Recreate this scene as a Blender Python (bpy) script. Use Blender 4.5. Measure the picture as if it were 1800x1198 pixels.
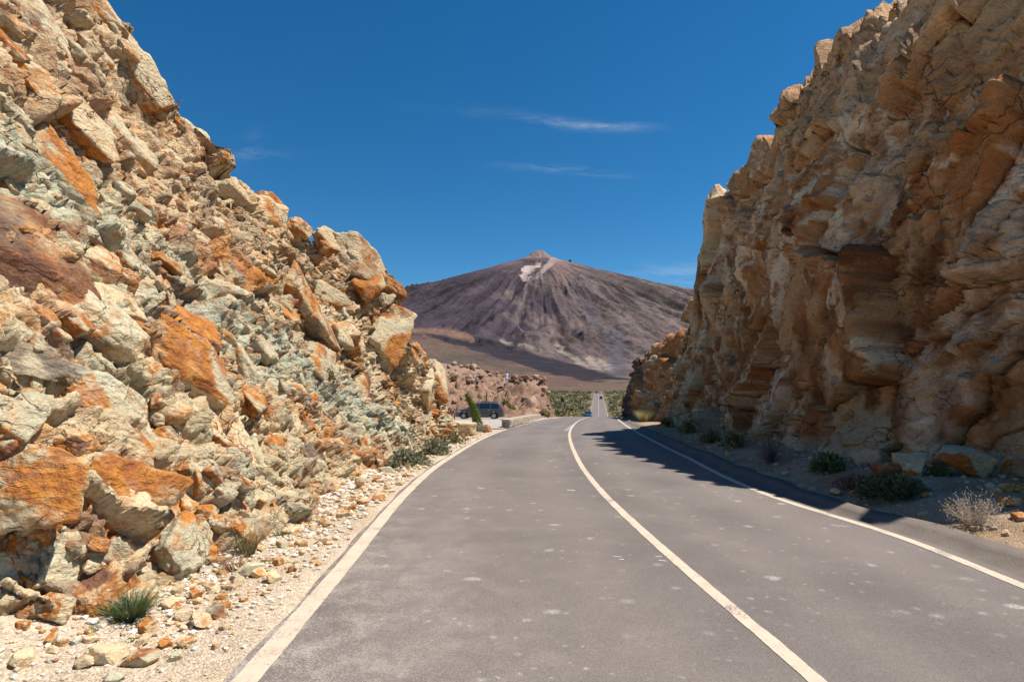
import bpy, bmesh, math, random
import numpy as np
from mathutils import Vector, Matrix, Euler

# ------------------------------------------------------------------ clear
for o in list(bpy.data.objects):
    bpy.data.objects.remove(o, do_unlink=True)
sc = bpy.context.scene
COL = sc.collection
R = math.radians
random.seed(7)
rng = np.random.default_rng(7)

# ------------------------------------------------------------------ camera
F = 1000.0          # focal length in photo pixels (photo 1800 wide)
HOR = 690.0         # horizon row in the photo
EYE = 1.7
cam_d = bpy.data.cameras.new('camera')
cam = bpy.data.objects.new('camera', cam_d)
COL.objects.link(cam)
cam.location = (0, 0, EYE)
cam.rotation_euler = (R(90), 0, 0)
cam_d.sensor_width = 36.0
cam_d.lens = 36.0 * F / 1800.0
cam_d.shift_y = (HOR - 599.0) / 1800.0
cam_d.clip_start = 0.05
cam_d.clip_end = 60000
sc.camera = cam

# ------------------------------------------------------------------ sun, sky, exposure
SUN_EL = 61.5
SUN_AZ = 85.0       # degrees clockwise from the view direction (+Y): from the right
sd = bpy.data.lights.new('sun', 'SUN')
sun = bpy.data.objects.new('sun', sd)
COL.objects.link(sun)
sd.energy = 4.8
sd.angle = R(0.53)
sd.color = (1.0, 0.945, 0.865)
sdir = Vector((math.sin(R(SUN_AZ)) * math.cos(R(SUN_EL)), math.cos(R(SUN_AZ)) * math.cos(R(SUN_EL)), math.sin(R(SUN_EL))))
sun.rotation_euler = sdir.to_track_quat('Z', 'Y').to_euler()
sun.location = (30, -10, 60)

world = bpy.data.worlds.new('World')
sc.world = world
world.use_nodes = True
wn = world.node_tree
wn.nodes.clear()
def wnode(t, **k):
    n = wn.nodes.new(t)
    for a, b in k.items():
        setattr(n, a, b)
    return n
w_out = wnode('ShaderNodeOutputWorld')
w_bg = wnode('ShaderNodeBackground')
w_bg.inputs[1].default_value = 0.08
w_sky = wnode('ShaderNodeTexSky', sky_type='NISHITA', sun_disc=False)
w_sky.sun_elevation = R(SUN_EL)
w_sky.sun_rotation = R(SUN_AZ)
w_sky.altitude = 2300
w_sky.air_density = 1.0
w_sky.dust_density = 0.25
w_sky.ozone_density = 2.6
w_hsv = wnode('ShaderNodeHueSaturation')
w_hsv.inputs['Saturation'].default_value = 1.34
wn.links.new(w_sky.outputs[0], w_hsv.inputs['Color'])
w_pol = wnode('ShaderNodeMixRGB', blend_type='MULTIPLY')
w_pol.inputs[0].default_value = 1.0
w_pol.inputs[2].default_value = (0.95, 1.10, 1.0, 1)
wn.links.new(w_hsv.outputs[0], w_pol.inputs[1])
# thin cirrus wisps, as directions: screen-plane coordinates a = x/y, b = z/y
w_tc = wnode('ShaderNodeTexCoord')
w_sep = wnode('ShaderNodeSeparateXYZ')
wn.links.new(w_tc.outputs['Generated'], w_sep.inputs[0])
def wm(op, a, b=None, c=None, clamp=False):
    n = wnode('ShaderNodeMath', operation=op, use_clamp=clamp)
    for i, v in enumerate((a, b, c)):
        if v is None:
            continue
        if isinstance(v, (int, float)):
            n.inputs[i].default_value = v
        else:
            wn.links.new(v, n.inputs[i])
    return n.outputs[0]
front = wm('GREATER_THAN', w_sep.outputs[1], 0.15)
ysafe = wm('MAXIMUM', w_sep.outputs[1], 0.15)
wa = wm('DIVIDE', w_sep.outputs[0], ysafe)
wb = wm('DIVIDE', w_sep.outputs[2], ysafe)
w_comb = wnode('ShaderNodeCombineXYZ')
wn.links.new(wm('MULTIPLY', wa, 7.0), w_comb.inputs[0])
wn.links.new(wm('MULTIPLY', wb, 34.0), w_comb.inputs[1])
w_no = wnode('ShaderNodeTexNoise')
w_no.inputs['Scale'].default_value = 1.7
w_no.inputs['Detail'].default_value = 8
w_no.inputs['Roughness'].default_value = 0.62
w_no.inputs['Distortion'].default_value = 0.9
wn.links.new(w_comb.outputs[0], w_no.inputs['Vector'])
fib = wm('SUBTRACT', w_no.outputs['Fac'], 0.40)
fib = wm('MULTIPLY', fib, 3.2, clamp=True)
wsum = None
# (px, py, half length, half height, tilt, strength)
for (px, py, hl, hh, tl, st) in [(1050, 222, 85, 8, .02, .36), (965, 212, 60, 9, .14, .13), (850, 198, 120, 10, .06, .05),
                                 (985, 297, 95, 8, .07, .15), (1070, 309, 40, 4, .05, .16), (438, 264, 22, 26, -.5, .11),
                                 (1215, 478, 110, 22, -.05, .22), (420, 272, 90, 8, .0, .08)]:
    ca = (px - 900) / F; cb = (HOR - py) / F
    da = wm('SUBTRACT', wa, ca)
    db = wm('SUBTRACT', wb, cb)
    db = wm('ADD', db, wm('MULTIPLY', da, tl))
    q = wm('ADD', wm('POWER', wm('ABSOLUTE', wm('MULTIPLY', da, F / hl)), 2.0), wm('POWER', wm('ABSOLUTE', wm('MULTIPLY', db, F / hh)), 2.0))
    g = wm('POWER', 2.718, wm('MULTIPLY', q, -1.2))
    g = wm('MULTIPLY', g, st)
    wsum = g if wsum is None else wm('ADD', wsum, g)
cm = wm('MULTIPLY', wm('MULTIPLY', wsum, fib), front, clamp=True)
w_mix = wnode('ShaderNodeMixRGB')
wn.links.new(cm, w_mix.inputs[0])
wn.links.new(w_pol.outputs[0], w_mix.inputs[1])
w_mix.inputs[2].default_value = (6.2, 6.6, 7.2, 1)
wn.links.new(w_mix.outputs[0], w_bg.inputs[0])
wn.links.new(w_bg.outputs[0], w_out.inputs[0])

vs = sc.view_settings
vs.view_transform = 'Standard'
vs.look = 'None'
vs.exposure = 0.6
vs.gamma = 1.0
vs.use_curve_mapping = False

# ================================================================== numeric helpers
U32 = np.uint32
def _hash(ix, iy, iz, seed):
    h = (ix.astype(np.int64) * 374761393 + iy.astype(np.int64) * 668265263 + iz.astype(np.int64) * 1274126177 + seed * 974634541) & 0xffffffff
    h = h.astype(U32)
    h ^= h >> U32(15)
    h *= U32(2246822519)
    h ^= h >> U32(13)
    h *= U32(3266489917)
    h ^= h >> U32(16)
    return h
def rnd(h, k):
    h = h * U32(747796405) + U32((2891336453 * (k + 1)) & 0xffffffff)
    h = ((h >> ((h >> U32(28)) + U32(4))) ^ h) * U32(277803737)
    h = (h >> U32(22)) ^ h
    return h.astype(np.float64) / 4294967296.0
def perlin(p, seed=0):
    p = np.asarray(p, dtype=np.float64)
    i = np.floor(p).astype(np.int64)
    f = p - i
    w = f * f * f * (f * (f * 6 - 15) + 10)
    out = np.zeros(len(p))
    for dx in (0, 1):
        wx = w[:, 0] if dx else 1 - w[:, 0]
        for dy in (0, 1):
            wy = w[:, 1] if dy else 1 - w[:, 1]
            for dz in (0, 1):
                wz = w[:, 2] if dz else 1 - w[:, 2]
                h = _hash(i[:, 0] + dx, i[:, 1] + dy, i[:, 2] + dz, seed)
                gx = (h & U32(1023)).astype(np.float64) / 511.5 - 1
                gy = ((h >> U32(10)) & U32(1023)).astype(np.float64) / 511.5 - 1
                gz = ((h >> U32(20)) & U32(1023)).astype(np.float64) / 511.5 - 1
                out += wx * wy * wz * (gx * (f[:, 0] - dx) + gy * (f[:, 1] - dy) + gz * (f[:, 2] - dz))
    return out * 1.5
def fbm(p, oct=4, seed=0, gain=0.5, lac=2.03):
    a = 1.0; s = np.zeros(len(p)); q = np.asarray(p, dtype=np.float64); n = 0
    for k in range(oct):
        s += a * perlin(q, seed + k * 17)
        n += a
        a *= gain
        q = q * lac + 11.3
    return s / n * 1.3
def ridged(p, oct=4, seed=0):
    a = 1.0; s = np.zeros(len(p)); q = np.asarray(p, dtype=np.float64); n = 0
    for k in range(oct):
        s += a * (1 - np.abs(perlin(q, seed + k * 31)) * 2.0)
        n += a; a *= 0.5; q = q * 2.05 + 5.1
    return s / n
def sstep(a, b, x):
    t = np.clip((x - a) / (b - a), 0, 1)
    return t * t * (3 - 2 * t)
def lerp(a, b, t):
    return a + (b - a) * t
def mixc(a, b, t):
    t = np.asarray(t)[..., None]
    return np.asarray(a) * (1 - t) + np.asarray(b) * t
def facets(u, v, size, seed, tilt, off, crack, cw, ang=0.0, stretch=1.0, sw=None):
    """blocky relief: every Voronoi cell is a tilted plane of its own, with a joint round it"""
    c, s = math.cos(ang), math.sin(ang)
    a = (u * c + v * s) / (size * stretch)
    b = (-u * s + v * c) / size
    ia = np.floor(a).astype(np.int64); ib = np.floor(b).astype(np.int64)
    F1 = np.full(len(u), 9.0); F2 = np.full(len(u), 9.0)
    H = np.zeros(len(u), dtype=U32); DA = np.zeros(len(u)); DB = np.zeros(len(u))
    z0 = np.zeros(len(u), dtype=np.int64)
    for da in (-1, 0, 1):
        for db in (-1, 0, 1):
            h = _hash(ia + da, ib + db, z0, seed)
            xa = a - (ia + da + 0.1 + 0.8 * rnd(h, 1)); xb = b - (ib + db + 0.1 + 0.8 * rnd(h, 2))
            d = np.abs(xa) * 0.45 + np.abs(xb) * 0.45 + 0.6 * np.sqrt(xa * xa + xb * xb)
            near = d < F1
            F2 = np.where(near, F1, np.minimum(F2, d))
            H = np.where(near, h, H); DA = np.where(near, xa, DA); DB = np.where(near, xb, DB)
            F1 = np.where(near, d, F1)
    e = F2 - F1
    disp = off * (rnd(H, 3) - 0.5) * 2 + tilt * size * ((rnd(H, 4) - 0.5) * 2 * DA * stretch + (rnd(H, 5) - 0.5) * 2 * DB)
    lim = tilt * size * 0.9 + off
    disp = np.clip(disp, -lim, lim)
    soft = 1 - np.exp(-(e / (sw or max(cw, 1e-6))) ** 1.3)
    disp = disp * ((0.25 if sw is None else 0.0) + (0.75 if sw is None else 1.0) * soft) - crack * np.exp(-(e / cw) ** 2)
    return disp, H, e

def hermite(xs, ys):
    xs = np.array(xs, float); ys = np.array(ys, float)
    d = np.diff(ys) / np.diff(xs)
    m = np.zeros(len(xs)); m[0] = d[0]; m[-1] = d[-1]
    for i in range(1, len(xs) - 1):
        w0 = xs[i] - xs[i - 1]; w1 = xs[i + 1] - xs[i]
        m[i] = (d[i - 1] * w1 + d[i] * w0) / (w0 + w1)
    def f(x):
        x = np.asarray(x, float)
        k = np.clip(np.searchsorted(xs, x) - 1, 0, len(xs) - 2)
        h = xs[k + 1] - xs[k]
        t = (x - xs[k]) / h
        tc = np.clip(t, 0, 1)
        y = (ys[k] * (1 + 2 * tc) * (1 - tc) ** 2 + h * m[k] * tc * (1 - tc) ** 2 + ys[k + 1] * tc * tc * (3 - 2 * tc) + h * m[k + 1] * tc * tc * (tc - 1))
        y = np.where(t < 0, ys[0] + m[0] * (x - xs[0]), y)
        y = np.where(t > 1, ys[-1] + m[-1] * (x - xs[-1]), y)
        return y
    return f

# ---- heights along the road (Y = metres ahead): level, a crest, a dip, then the long climb
prof = hermite([-30, 0, 16, 30, 40, 52, 68, 100, 128, 165, 192, 224, 300, 400, 470, 520, 600, 800, 1500, 3000, 9000],
               [0, 0, 0, -.17, -.38, -.70, -1.16, -2.80, -4.05, -5.65, -6.30, -5.4, -3.2, -0.7, 1.25, 1.2, 0.6, 7, 42, 96, 110])
def ground_at(px, py):
    """photo pixel -> point on the road surface (X, Y)"""
    y = 20.0
    for _ in range(60):
        y = 0.5 * y + 0.5 * (EYE - float(prof(y))) * F / (py - HOR)
    return (px - 900) / F * y, y
def line_fn(pix, extra, pre):
    pts = sorted([ground_at(*p)[::-1] for p in pix] + extra)
    return hermite([p[0] for p in pre] + [p[0] for p in pts], [p[1] for p in pre] + [p[1] for p in pts])
far_c = [(100, 14.5), (130, 19.1), (197, 30.0), (300, 45.6), (478, 72.6), (560, 85)]
cen = line_fn([(1438, 1198), (1168, 967), (1059, 865), (1028, 827), (1008, 790), (1001, 765), (1009, 746), (1022, 737)], [(68, 9.35)] + far_c, [(-8, 2.2), (0, 1.95)])
lef = line_fn([(430, 1198), (612, 985), (700, 880), (758, 826), (800, 798), (840, 774.5), (893, 753)], [(48, 3.0), (68, 6.25)] + [(y, x - 3.1) for y, x in far_c], [(-8, -1.3), (0, -1.5)])
rig = line_fn([(1800, 1030), (1600, 950), (1380, 880), (1200, 800), (1130, 765)], [(40, 7.7), (68, 12.5)] + [(y, x + 3.1) for y, x in far_c], [(-8, 4.3), (0, 4.4)])

# ================================================================== mesh / object helpers
def mesh_np(name, v, f, mat, parent=None, col=None, smooth=True, attrs=None, data_only=False):
    v = np.asarray(v, np.float32); f = np.asarray(f, np.int32)
    me = bpy.data.meshes.new(name)
    me.vertices.add(len(v)); me.vertices.foreach_set('co', v.ravel())
    k = f.shape[1]
    me.loops.add(f.size); me.loops.foreach_set('vertex_index', f.ravel())
    me.polygons.add(len(f))
    me.polygons.foreach_set('loop_start', np.arange(0, f.size, k, dtype=np.int32))
    try:
        me.polygons.foreach_set('loop_total', np.full(len(f), k, dtype=np.int32))
    except Exception:
        pass
    me.polygons.foreach_set('use_smooth', np.full(len(f), smooth, dtype=bool))
    me.update(calc_edges=True)
    if col is not None:
        a = me.color_attributes.new('Col', 'FLOAT_COLOR', 'POINT')
        c4 = np.ones((len(v), 4), np.float32); c4[:, :3] = np.clip(col, 0.004, 0.95)
        a.data.foreach_set('color', c4.ravel())
    if attrs:
        for an, arr in attrs.items():
            a = me.attributes.new(an, 'FLOAT', 'POINT')
            a.data.foreach_set('value', np.asarray(arr, np.float32))
    me.materials.append(mat)
    if data_only:
        return me
    return link(name, me, parent)
def link(name, me, parent=None):
    o = bpy.data.objects.new(name, me)
    COL.objects.link(o)
    if parent is not None:
        o.parent = parent
    return o
def empty(name, loc=(0, 0, 0), rz=0.0):
    o = bpy.data.objects.new(name, None)
    COL.objects.link(o)
    o.empty_display_size = 0.2
    o.location = loc; o.rotation_euler = (0, 0, rz)
    return o
def tag(o, label, cat, group=None):
    o['label'] = label; o['category'] = cat
    if group:
        o['group'] = group
    return o
def struct(o, kind='structure', label=None):
    o['kind'] = kind
    if label:
        o['label'] = label
    return o
def bm_obj(name, bm, mat, parent=None, smooth=False):
    me = bpy.data.meshes.new(name)
    bm.to_mesh(me); bm.free()
    me.materials.append(mat)
    if smooth:
        me.polygons.foreach_set('use_smooth', [True] * len(me.polygons))
    return link(name, me, parent)
def grid_faces(ns, nt, base=0):
    i = np.arange(ns - 1)[:, None] * nt + np.arange(nt - 1)[None, :]
    i = i.ravel() + base
    return np.stack([i, i + nt, i + nt + 1, i + 1], 1)
def box_bm(bm, c, s, rz=0.0, bev=0.0, rot=None):
    m = Matrix.Translation(c) @ (rot if rot is not None else Matrix.Rotation(rz, 4, 'Z')) @ Matrix.Diagonal((s[0], s[1], s[2], 1))
    r = bmesh.ops.create_cube(bm, size=1.0, matrix=m)
    if bev > 0:
        es = list({e for vv in r['verts'] for e in vv.link_edges})
        bmesh.ops.bevel(bm, geom=es, offset=bev, segments=2, profile=0.7, affect='EDGES')
def cyl_bm(bm, p0, p1, r0, r1, n=10, caps=True):
    p0 = Vector(p0); p1 = Vector(p1); d = p1 - p0
    m = Matrix.Translation((p0 + p1) / 2) @ d.to_track_quat('Z', 'Y').to_matrix().to_4x4()
    bmesh.ops.create_cone(bm, cap_ends=caps, segments=n, radius1=r0, radius2=r1, depth=d.length, matrix=m)
_ico = {}
def ico(sub):
    if sub not in _ico:
        bm = bmesh.new()
        bmesh.ops.create_icosphere(bm, subdivisions=sub, radius=1.0)
        bm.verts.ensure_lookup_table()
        v = np.array([x.co[:] for x in bm.verts]); f = np.array([[a.index for a in q.verts] for q in bm.faces])
        bm.free()
        _ico[sub] = (v / np.linalg.norm(v, axis=1)[:, None], f)
    return _ico[sub]

# ================================================================== materials
def new_mat(name):
    m = bpy.data.materials.new(name)
    m.use_nodes = True
    nt = m.node_tree
    b = nt.nodes['Principled BSDF']
    return m, nt, b
class NT:
    def __init__(s, nt): s.nt = nt
    def n(s, t, **k):
        x = s.nt.nodes.new(t)
        for a, b in k.items(): setattr(x, a, b)
        return x
    def l(s, a, b): s.nt.links.new(a, b)
    def m(s, op, a, b=None, clamp=False):
        x = s.n('ShaderNodeMath', operation=op, use_clamp=clamp)
        for i, v in enumerate((a, b)):
            if v is None: continue
            if isinstance(v, (int, float)): x.inputs[i].default_value = v
            else: s.l(v, x.inputs[i])
        return x.outputs[0]
    def noise(s, vec, scale, detail=4, rough=0.55, dist=0.0):
        x = s.n('ShaderNodeTexNoise')
        x.inputs['Scale'].default_value = scale; x.inputs['Detail'].default_value = detail
        x.inputs['Roughness'].default_value = rough; x.inputs['Distortion'].default_value = dist
        s.l(vec, x.inputs['Vector'])
        return x.outputs['Fac']
    def ramp(s, fac, a, b):
        x = s.n('ShaderNodeMapRange', interpolation_type='SMOOTHSTEP')
        x.inputs[1].default_value = a; x.inputs[2].default_value = b
        s.l(fac, x.inputs[0])
        return x.outputs[0]
    def mix(s, fac, a, b, bt='MIX'):
        x = s.n('ShaderNodeMixRGB', blend_type=bt)
        if isinstance(fac, (int, float)): x.inputs[0].default_value = fac
        else: s.l(fac, x.inputs[0])
        for i, v in ((1, a), (2, b)):
            if isinstance(v, tuple): x.inputs[i].default_value = (*v, 1) if len(v) == 3 else v
            else: s.l(v, x.inputs[i])
        return x.outputs[0]
    def bump(s, h, strength, dist, prev=None):
        x = s.n('ShaderNodeBump')
        x.inputs['Strength'].default_value = strength; x.inputs['Distance'].default_value = dist
        s.l(h, x.inputs['Height'])
        if prev is not None: s.l(prev, x.inputs['Normal'])
        return x.outputs[0]
def rock_material(name, grain=1.0, bump=1.0, crack=0.6, stain=(0.5, 0.22, 0.06), stain_amt=0.35, rough=0.9, rot=(0.5, 0.3, 0.2), pale_c=(0.62, 0.55, 0.43), ckscale=2.1):
    m, nt, b = new_mat(name)
    t = NT(nt)
    pos = t.n('ShaderNodeNewGeometry').outputs['Position']
    colr = t.n('ShaderNodeVertexColor', layer_name='Col').outputs[0]
    mp = t.n('ShaderNodeMapping'); mp.inputs['Rotation'].default_value = rot; mp.inputs['Scale'].default_value = (1, 1, 1.35)
    t.l(pos, mp.inputs[0])
    v = mp.outputs[0]
    n1 = t.noise(v, 5.5 * grain, 5, 0.66, 0.1)
    n2 = t.noise(v, 26 * grain, 4, 0.7, 0.0)
    n3 = t.noise(v, 1.9 * grain, 4, 0.62, 0.5)
    n4 = t.noise(v, 90 * grain, 3, 0.6)
    # mineral stain in patches with a shape of their own
    st = t.m('MULTIPLY', t.ramp(n1, 0.53, 0.66), stain_amt)
    c = t.mix(st, colr, stain)
    pale = t.m('MULTIPLY', t.ramp(n3, 0.52, 0.70), 0.22)
    c = t.mix(pale, c, pale_c)
    dk = t.m('MULTIPLY', t.ramp(t.noise(v, 9.0 * grain, 4, 0.72, 0.3), 0.57, 0.70), 0.55)
    c = t.mix(dk, c, (0.17, 0.095, 0.055))
    g = t.m('ADD', t.m('MULTIPLY', n2, 1.15), t.m('MULTIPLY', n4, 0.75))
    g = t.m('ADD', g, 0.06)
    gc = t.n('ShaderNodeCombineXYZ')
    for i in range(3): t.l(g, gc.inputs[i])
    c = t.mix(1.0, c, gc.outputs[0], 'MULTIPLY')
    # joints and hairline cracks
    wv = t.n('ShaderNodeTexNoise'); wv.inputs['Scale'].default_value = 2.6 * grain; wv.inputs['Detail'].default_value = 4
    t.l(v, wv.inputs['Vector'])
    add = t.n('ShaderNodeVectorMath', operation='MULTIPLY_ADD')
    t.l(wv.outputs['Color'], add.inputs[0]); add.inputs[1].default_value = (0.5, 0.5, 0.5); t.l(v, add.inputs[2])
    vo = t.n('ShaderNodeTexVoronoi', feature='DISTANCE_TO_EDGE'); vo.inputs['Scale'].default_value = ckscale * grain
    t.l(add.outputs[0], vo.inputs['Vector'])
    keep = t.ramp(t.noise(v, 0.9 * grain, 2), 0.46, 0.60)
    ck = t.ramp(vo.outputs['Distance'], 0.0, 0.022)
    ck = t.m('SUBTRACT', 1.0, t.m('MULTIPLY', t.m('SUBTRACT', 1.0, ck), keep))
    c = t.mix(t.m('MULTIPLY', t.m('SUBTRACT', 1.0, ck), crack), c, (0.07, 0.05, 0.04))
    t.l(c, b.inputs['Base Color'])
    b.inputs['Roughness'].default_value = rough
    b.inputs['Specular IOR Level'].default_value = 0.18
    vo2 = t.n('ShaderNodeTexVoronoi', feature='F1'); vo2.inputs['Scale'].default_value = 11 * grain
    t.l(add.outputs[0], vo2.inputs['Vector'])
    h = t.m('ADD', t.m('MULTIPLY', n1, 0.060 / grain), t.m('MULTIPLY', vo2.outputs['Distance'], 0.030 / grain))
    h = t.m('ADD', h, t.m('MULTIPLY', n2, 0.034 / grain))
    h = t.m('ADD', h, t.m('MULTIPLY', n4, 0.010 / grain))
    h = t.m('ADD', h, t.m('MULTIPLY', ck, 0.03 * crack))
    nb = t.bump(h, min(1.0, 0.85 * bump), 1.0)
    t.l(nb, b.inputs['Normal'])
    return m
M_ROCKL = rock_material('azulejo_rock', 1.0, 1.0, 0.8, stain=(0.52, 0.20, 0.04), stain_amt=0.5)
M_ROCKR = rock_material('brown_cliff_rock', 1.0, 1.0, 0.85, stain=(0.34, 0.135, 0.035), stain_amt=0.6, rot=(0.75, 0.1, 0.1), pale_c=(0.62, 0.48, 0.30), ckscale=0.9)
M_ROCKF = rock_material('volcanic_rock', 0.5, 1.0, 0.3, stain=(0.30, 0.16, 0.09), stain_amt=0.4)
M_STONE = rock_material('loose_stone', 2.6, 0.6, 0.3, stain_amt=0.3)

def simple(name, rgb, rough=0.7, var=0.25, scale=8.0, bump=0.0, bscale=40.0, metallic=0.0, spec=0.3, coat=0.0, attr=False):
    m, nt, b = new_mat(name)
    t = NT(nt)
    pos = t.n('ShaderNodeNewGeometry').outputs['Position']
    n = t.noise(pos, scale, 5, 0.6)
    k = t.m('ADD', t.m('MULTIPLY', n, 2 * var), 1 - var)
    gc = t.n('ShaderNodeCombineXYZ')
    for i in range(3): t.l(k, gc.inputs[i])
    src = t.n('ShaderNodeVertexColor', layer_name='Col').outputs[0] if attr else (rgb[0], rgb[1], rgb[2])
    t.l(t.mix(1.0, src, gc.outputs[0], 'MULTIPLY'), b.inputs['Base Color'])
    b.inputs['Roughness'].default_value = rough
    b.inputs['Metallic'].default_value = metallic
    b.inputs['Specular IOR Level'].default_value = spec
    b.inputs['Coat Weight'].default_value = coat
    if bump > 0:
        t.l(t.bump(t.noise(pos, bscale, 4, 0.6), bump, 0.02), b.inputs['Normal'])
    return m
def leaf_mat(name):
    m, nt, b = new_mat(name)
    t = NT(nt)
    c = t.n('ShaderNodeVertexColor', layer_name='Col').outputs[0]
    t.l(c, b.inputs['Base Color'])
    b.inputs['Roughness'].default_value = 0.65
    b.inputs['Specular IOR Level'].default_value = 0.2
    tr = t.n('ShaderNodeBsdfTranslucent'); t.l(c, tr.inputs[0])
    mx = t.n('ShaderNodeMixShader'); mx.inputs[0].default_value = 0.22
    out = nt.nodes['Material Output']
    t.l(b.outputs[0], mx.inputs[1]); t.l(tr.outputs[0], mx.inputs[2]); t.l(mx.outputs[0], out.inputs[0])
    return m
M_LEAF = leaf_mat('foliage')

def asphalt_material():
    m, nt, b = new_mat('asphalt')
    t = NT(nt)
    pos = t.n('ShaderNodeNewGeometry').outputs['Position']
    n_big = t.noise(pos, 0.35, 4, 0.6, 0.5)
    n_mid = t.noise(pos, 2.2, 5, 0.6, 0.3)
    n_f = t.noise(pos, 95, 2, 0.6)
    n_g = t.noise(pos, 260, 2, 0.6)
    c = t.mix(t.ramp(n_big, .3, .7), (0.128, 0.106, 0.094), (0.172, 0.144, 0.128))
    trk = t.n('ShaderNodeAttribute', attribute_name='track').outputs['Fac']
    c = t.mix(t.m('MULTIPLY', trk, t.m('ADD', t.m('MULTIPLY', n_mid, .5), .10)), c, (0.205, 0.172, 0.150))
    c = t.mix(t.m('MULTIPLY', t.ramp(n_mid, 0.5, 0.75), 0.35), c, (0.21, 0.178, 0.156))
    g = t.m('ADD', t.m('ADD', t.m('MULTIPLY', n_f, 1.25), t.m('MULTIPLY', n_g, 0.95)), -0.10)
    gc = t.n('ShaderNodeCombineXYZ')
    for i in range(3): t.l(g, gc.inputs[i])
    c = t.mix(1.0, c, gc.outputs[0], 'MULTIPLY')
    # chalky spots and lichen blotches
    def spots(scale, rad, keep, c, colour, amt, seedoff, sq):
        mp = t.n('ShaderNodeMapping'); mp.inputs['Location'].default_value = (seedoff, seedoff * 1.7, 0); mp.inputs['Scale'].default_value = (1.0, sq, 0.0)
        t.l(pos, mp.inputs[0])
        w = t.n('ShaderNodeTexNoise'); w.inputs['Scale'].default_value = 9; w.inputs['Detail'].default_value = 4
        t.l(pos, w.inputs['Vector'])
        ad = t.n('ShaderNodeVectorMath', operation='MULTIPLY_ADD')
        t.l(w.outputs['Color'], ad.inputs[0]); ad.inputs[1].default_value = (0.09, 0.09, 0); t.l(mp.outputs[0], ad.inputs[2])
        vo = t.n('ShaderNodeTexVoronoi', voronoi_dimensions='2D', feature='F1'); vo.inputs['Scale'].default_value = scale
        t.l(ad.outputs[0], vo.inputs['Vector'])
        sp = t.n('ShaderNodeSeparateColor'); t.l(vo.outputs['Color'], sp.inputs[0])
        size = t.m('MULTIPLY', t.m('GREATER_THAN', sp.outputs[0], keep), t.m('ADD', t.m('MULTIPLY', sp.outputs[1], rad), rad * 0.25))
        d = t.m('SUBTRACT', size, vo.outputs['Distance'])
        k = t.ramp(d, 0.0, rad * 0.8)
        k = t.m('MULTIPLY', k, t.ramp(t.noise(pos, 85, 4, 0.75), 0.34, 0.66))
        k = t.m('MULTIPLY', k, t.ramp(t.noise(pos, 0.45, 2, 0.6), 0.34, 0.58))
        return t.mix(t.m('MULTIPLY', k, amt), c, colour)
    c = spots(1.9, 0.14, 0.45, c, (0.48, 0.44, 0.41), 0.85, 3.1, 1.0)
    c = spots(4.2, 0.16, 0.62, c, (0.42, 0.38, 0.34), 0.70, 8.4, 1.0)
    c = spots(1.1, 0.11, 0.66, c, (0.60, 0.56, 0.52), 0.8, 15.7, 1.3)
    c = spots(9.0, 0.18, 0.80, c, (0.45, 0.41, 0.37), 0.7, 31.7, 1.0)
    c = spots(1.5, 0.07, 0.82, c, (0.40, 0.27, 0.14), 0.6, 25.7, 1.3)
    du = t.n('ShaderNodeAttribute', attribute_name='dust').outputs['Fac']
    dm = t.m('MULTIPLY', t.m('MULTIPLY', du, 0.85), t.ramp(t.m('ADD', t.m('MULTIPLY', t.noise(pos, 75, 5, 0.8), 0.7), t.m('MULTIPLY', t.noise(pos, 3.2, 5, 0.65, .4), 0.4)), 0.50, 0.64))
    c = t.mix(dm, c, (0.52, 0.45, 0.37))
    t.l(c, b.inputs['Base Color'])
    b.inputs['Roughness'].default_value = 0.82
    b.inputs['Specular IOR Level'].default_value = 0.3
    nb = t.bump(n_f, 0.55, 0.006)
    nb = t.bump(n_g, 0.4, 0.003, nb)
    t.l(nb, b.inputs['Normal'])
    return m
M_ASPH = asphalt_material()
M_GUTTER = simple('gutter_asphalt', (0.15, 0.122, 0.10), 0.9, 0.45, 3.0, 0.7, 45)
def paint_material():
    m, nt, b = new_mat('road_paint')
    t = NT(nt)
    pos = t.n('ShaderNodeNewGeometry').outputs['Position']
    w = t.m('ADD', t.m('MULTIPLY', t.noise(pos, 60, 4, 0.7), 0.5), t.m('MULTIPLY', t.noise(pos, 5, 4, 0.65), 0.5))
    c = t.mix(t.ramp(w, 0.47, 0.66), (0.56, 0.45, 0.335), (0.37, 0.30, 0.23))
    wear = t.ramp(t.m('ADD', t.m('MULTIPLY', t.noise(pos, 42, 5, 0.75), 0.55), t.m('MULTIPLY', t.noise(pos, 1.6, 4, 0.65), 0.55)), 0.60, 0.68)
    c = t.mix(t.m('MULTIPLY', wear, .8), c, (0.17, 0.14, 0.12))
    c = t.mix(t.m('MULTIPLY', t.ramp(t.noise(pos, 150, 2, 0.6), 0.55, 0.7), 0.3), c, (0.3, 0.26, 0.22))
    t.l(c, b.inputs['Base Color'])
    b.inputs['Roughness'].default_value = 0.7
    t.l(t.bump(t.noise(pos, 95, 2, 0.6), 0.4, 0.004), b.inputs['Normal'])
    return m
M_PAINT = paint_material()
M_CHALK = simple('white_chalk_paint', (0.72, 0.70, 0.67), 0.85, 0.3, 60)
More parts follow.
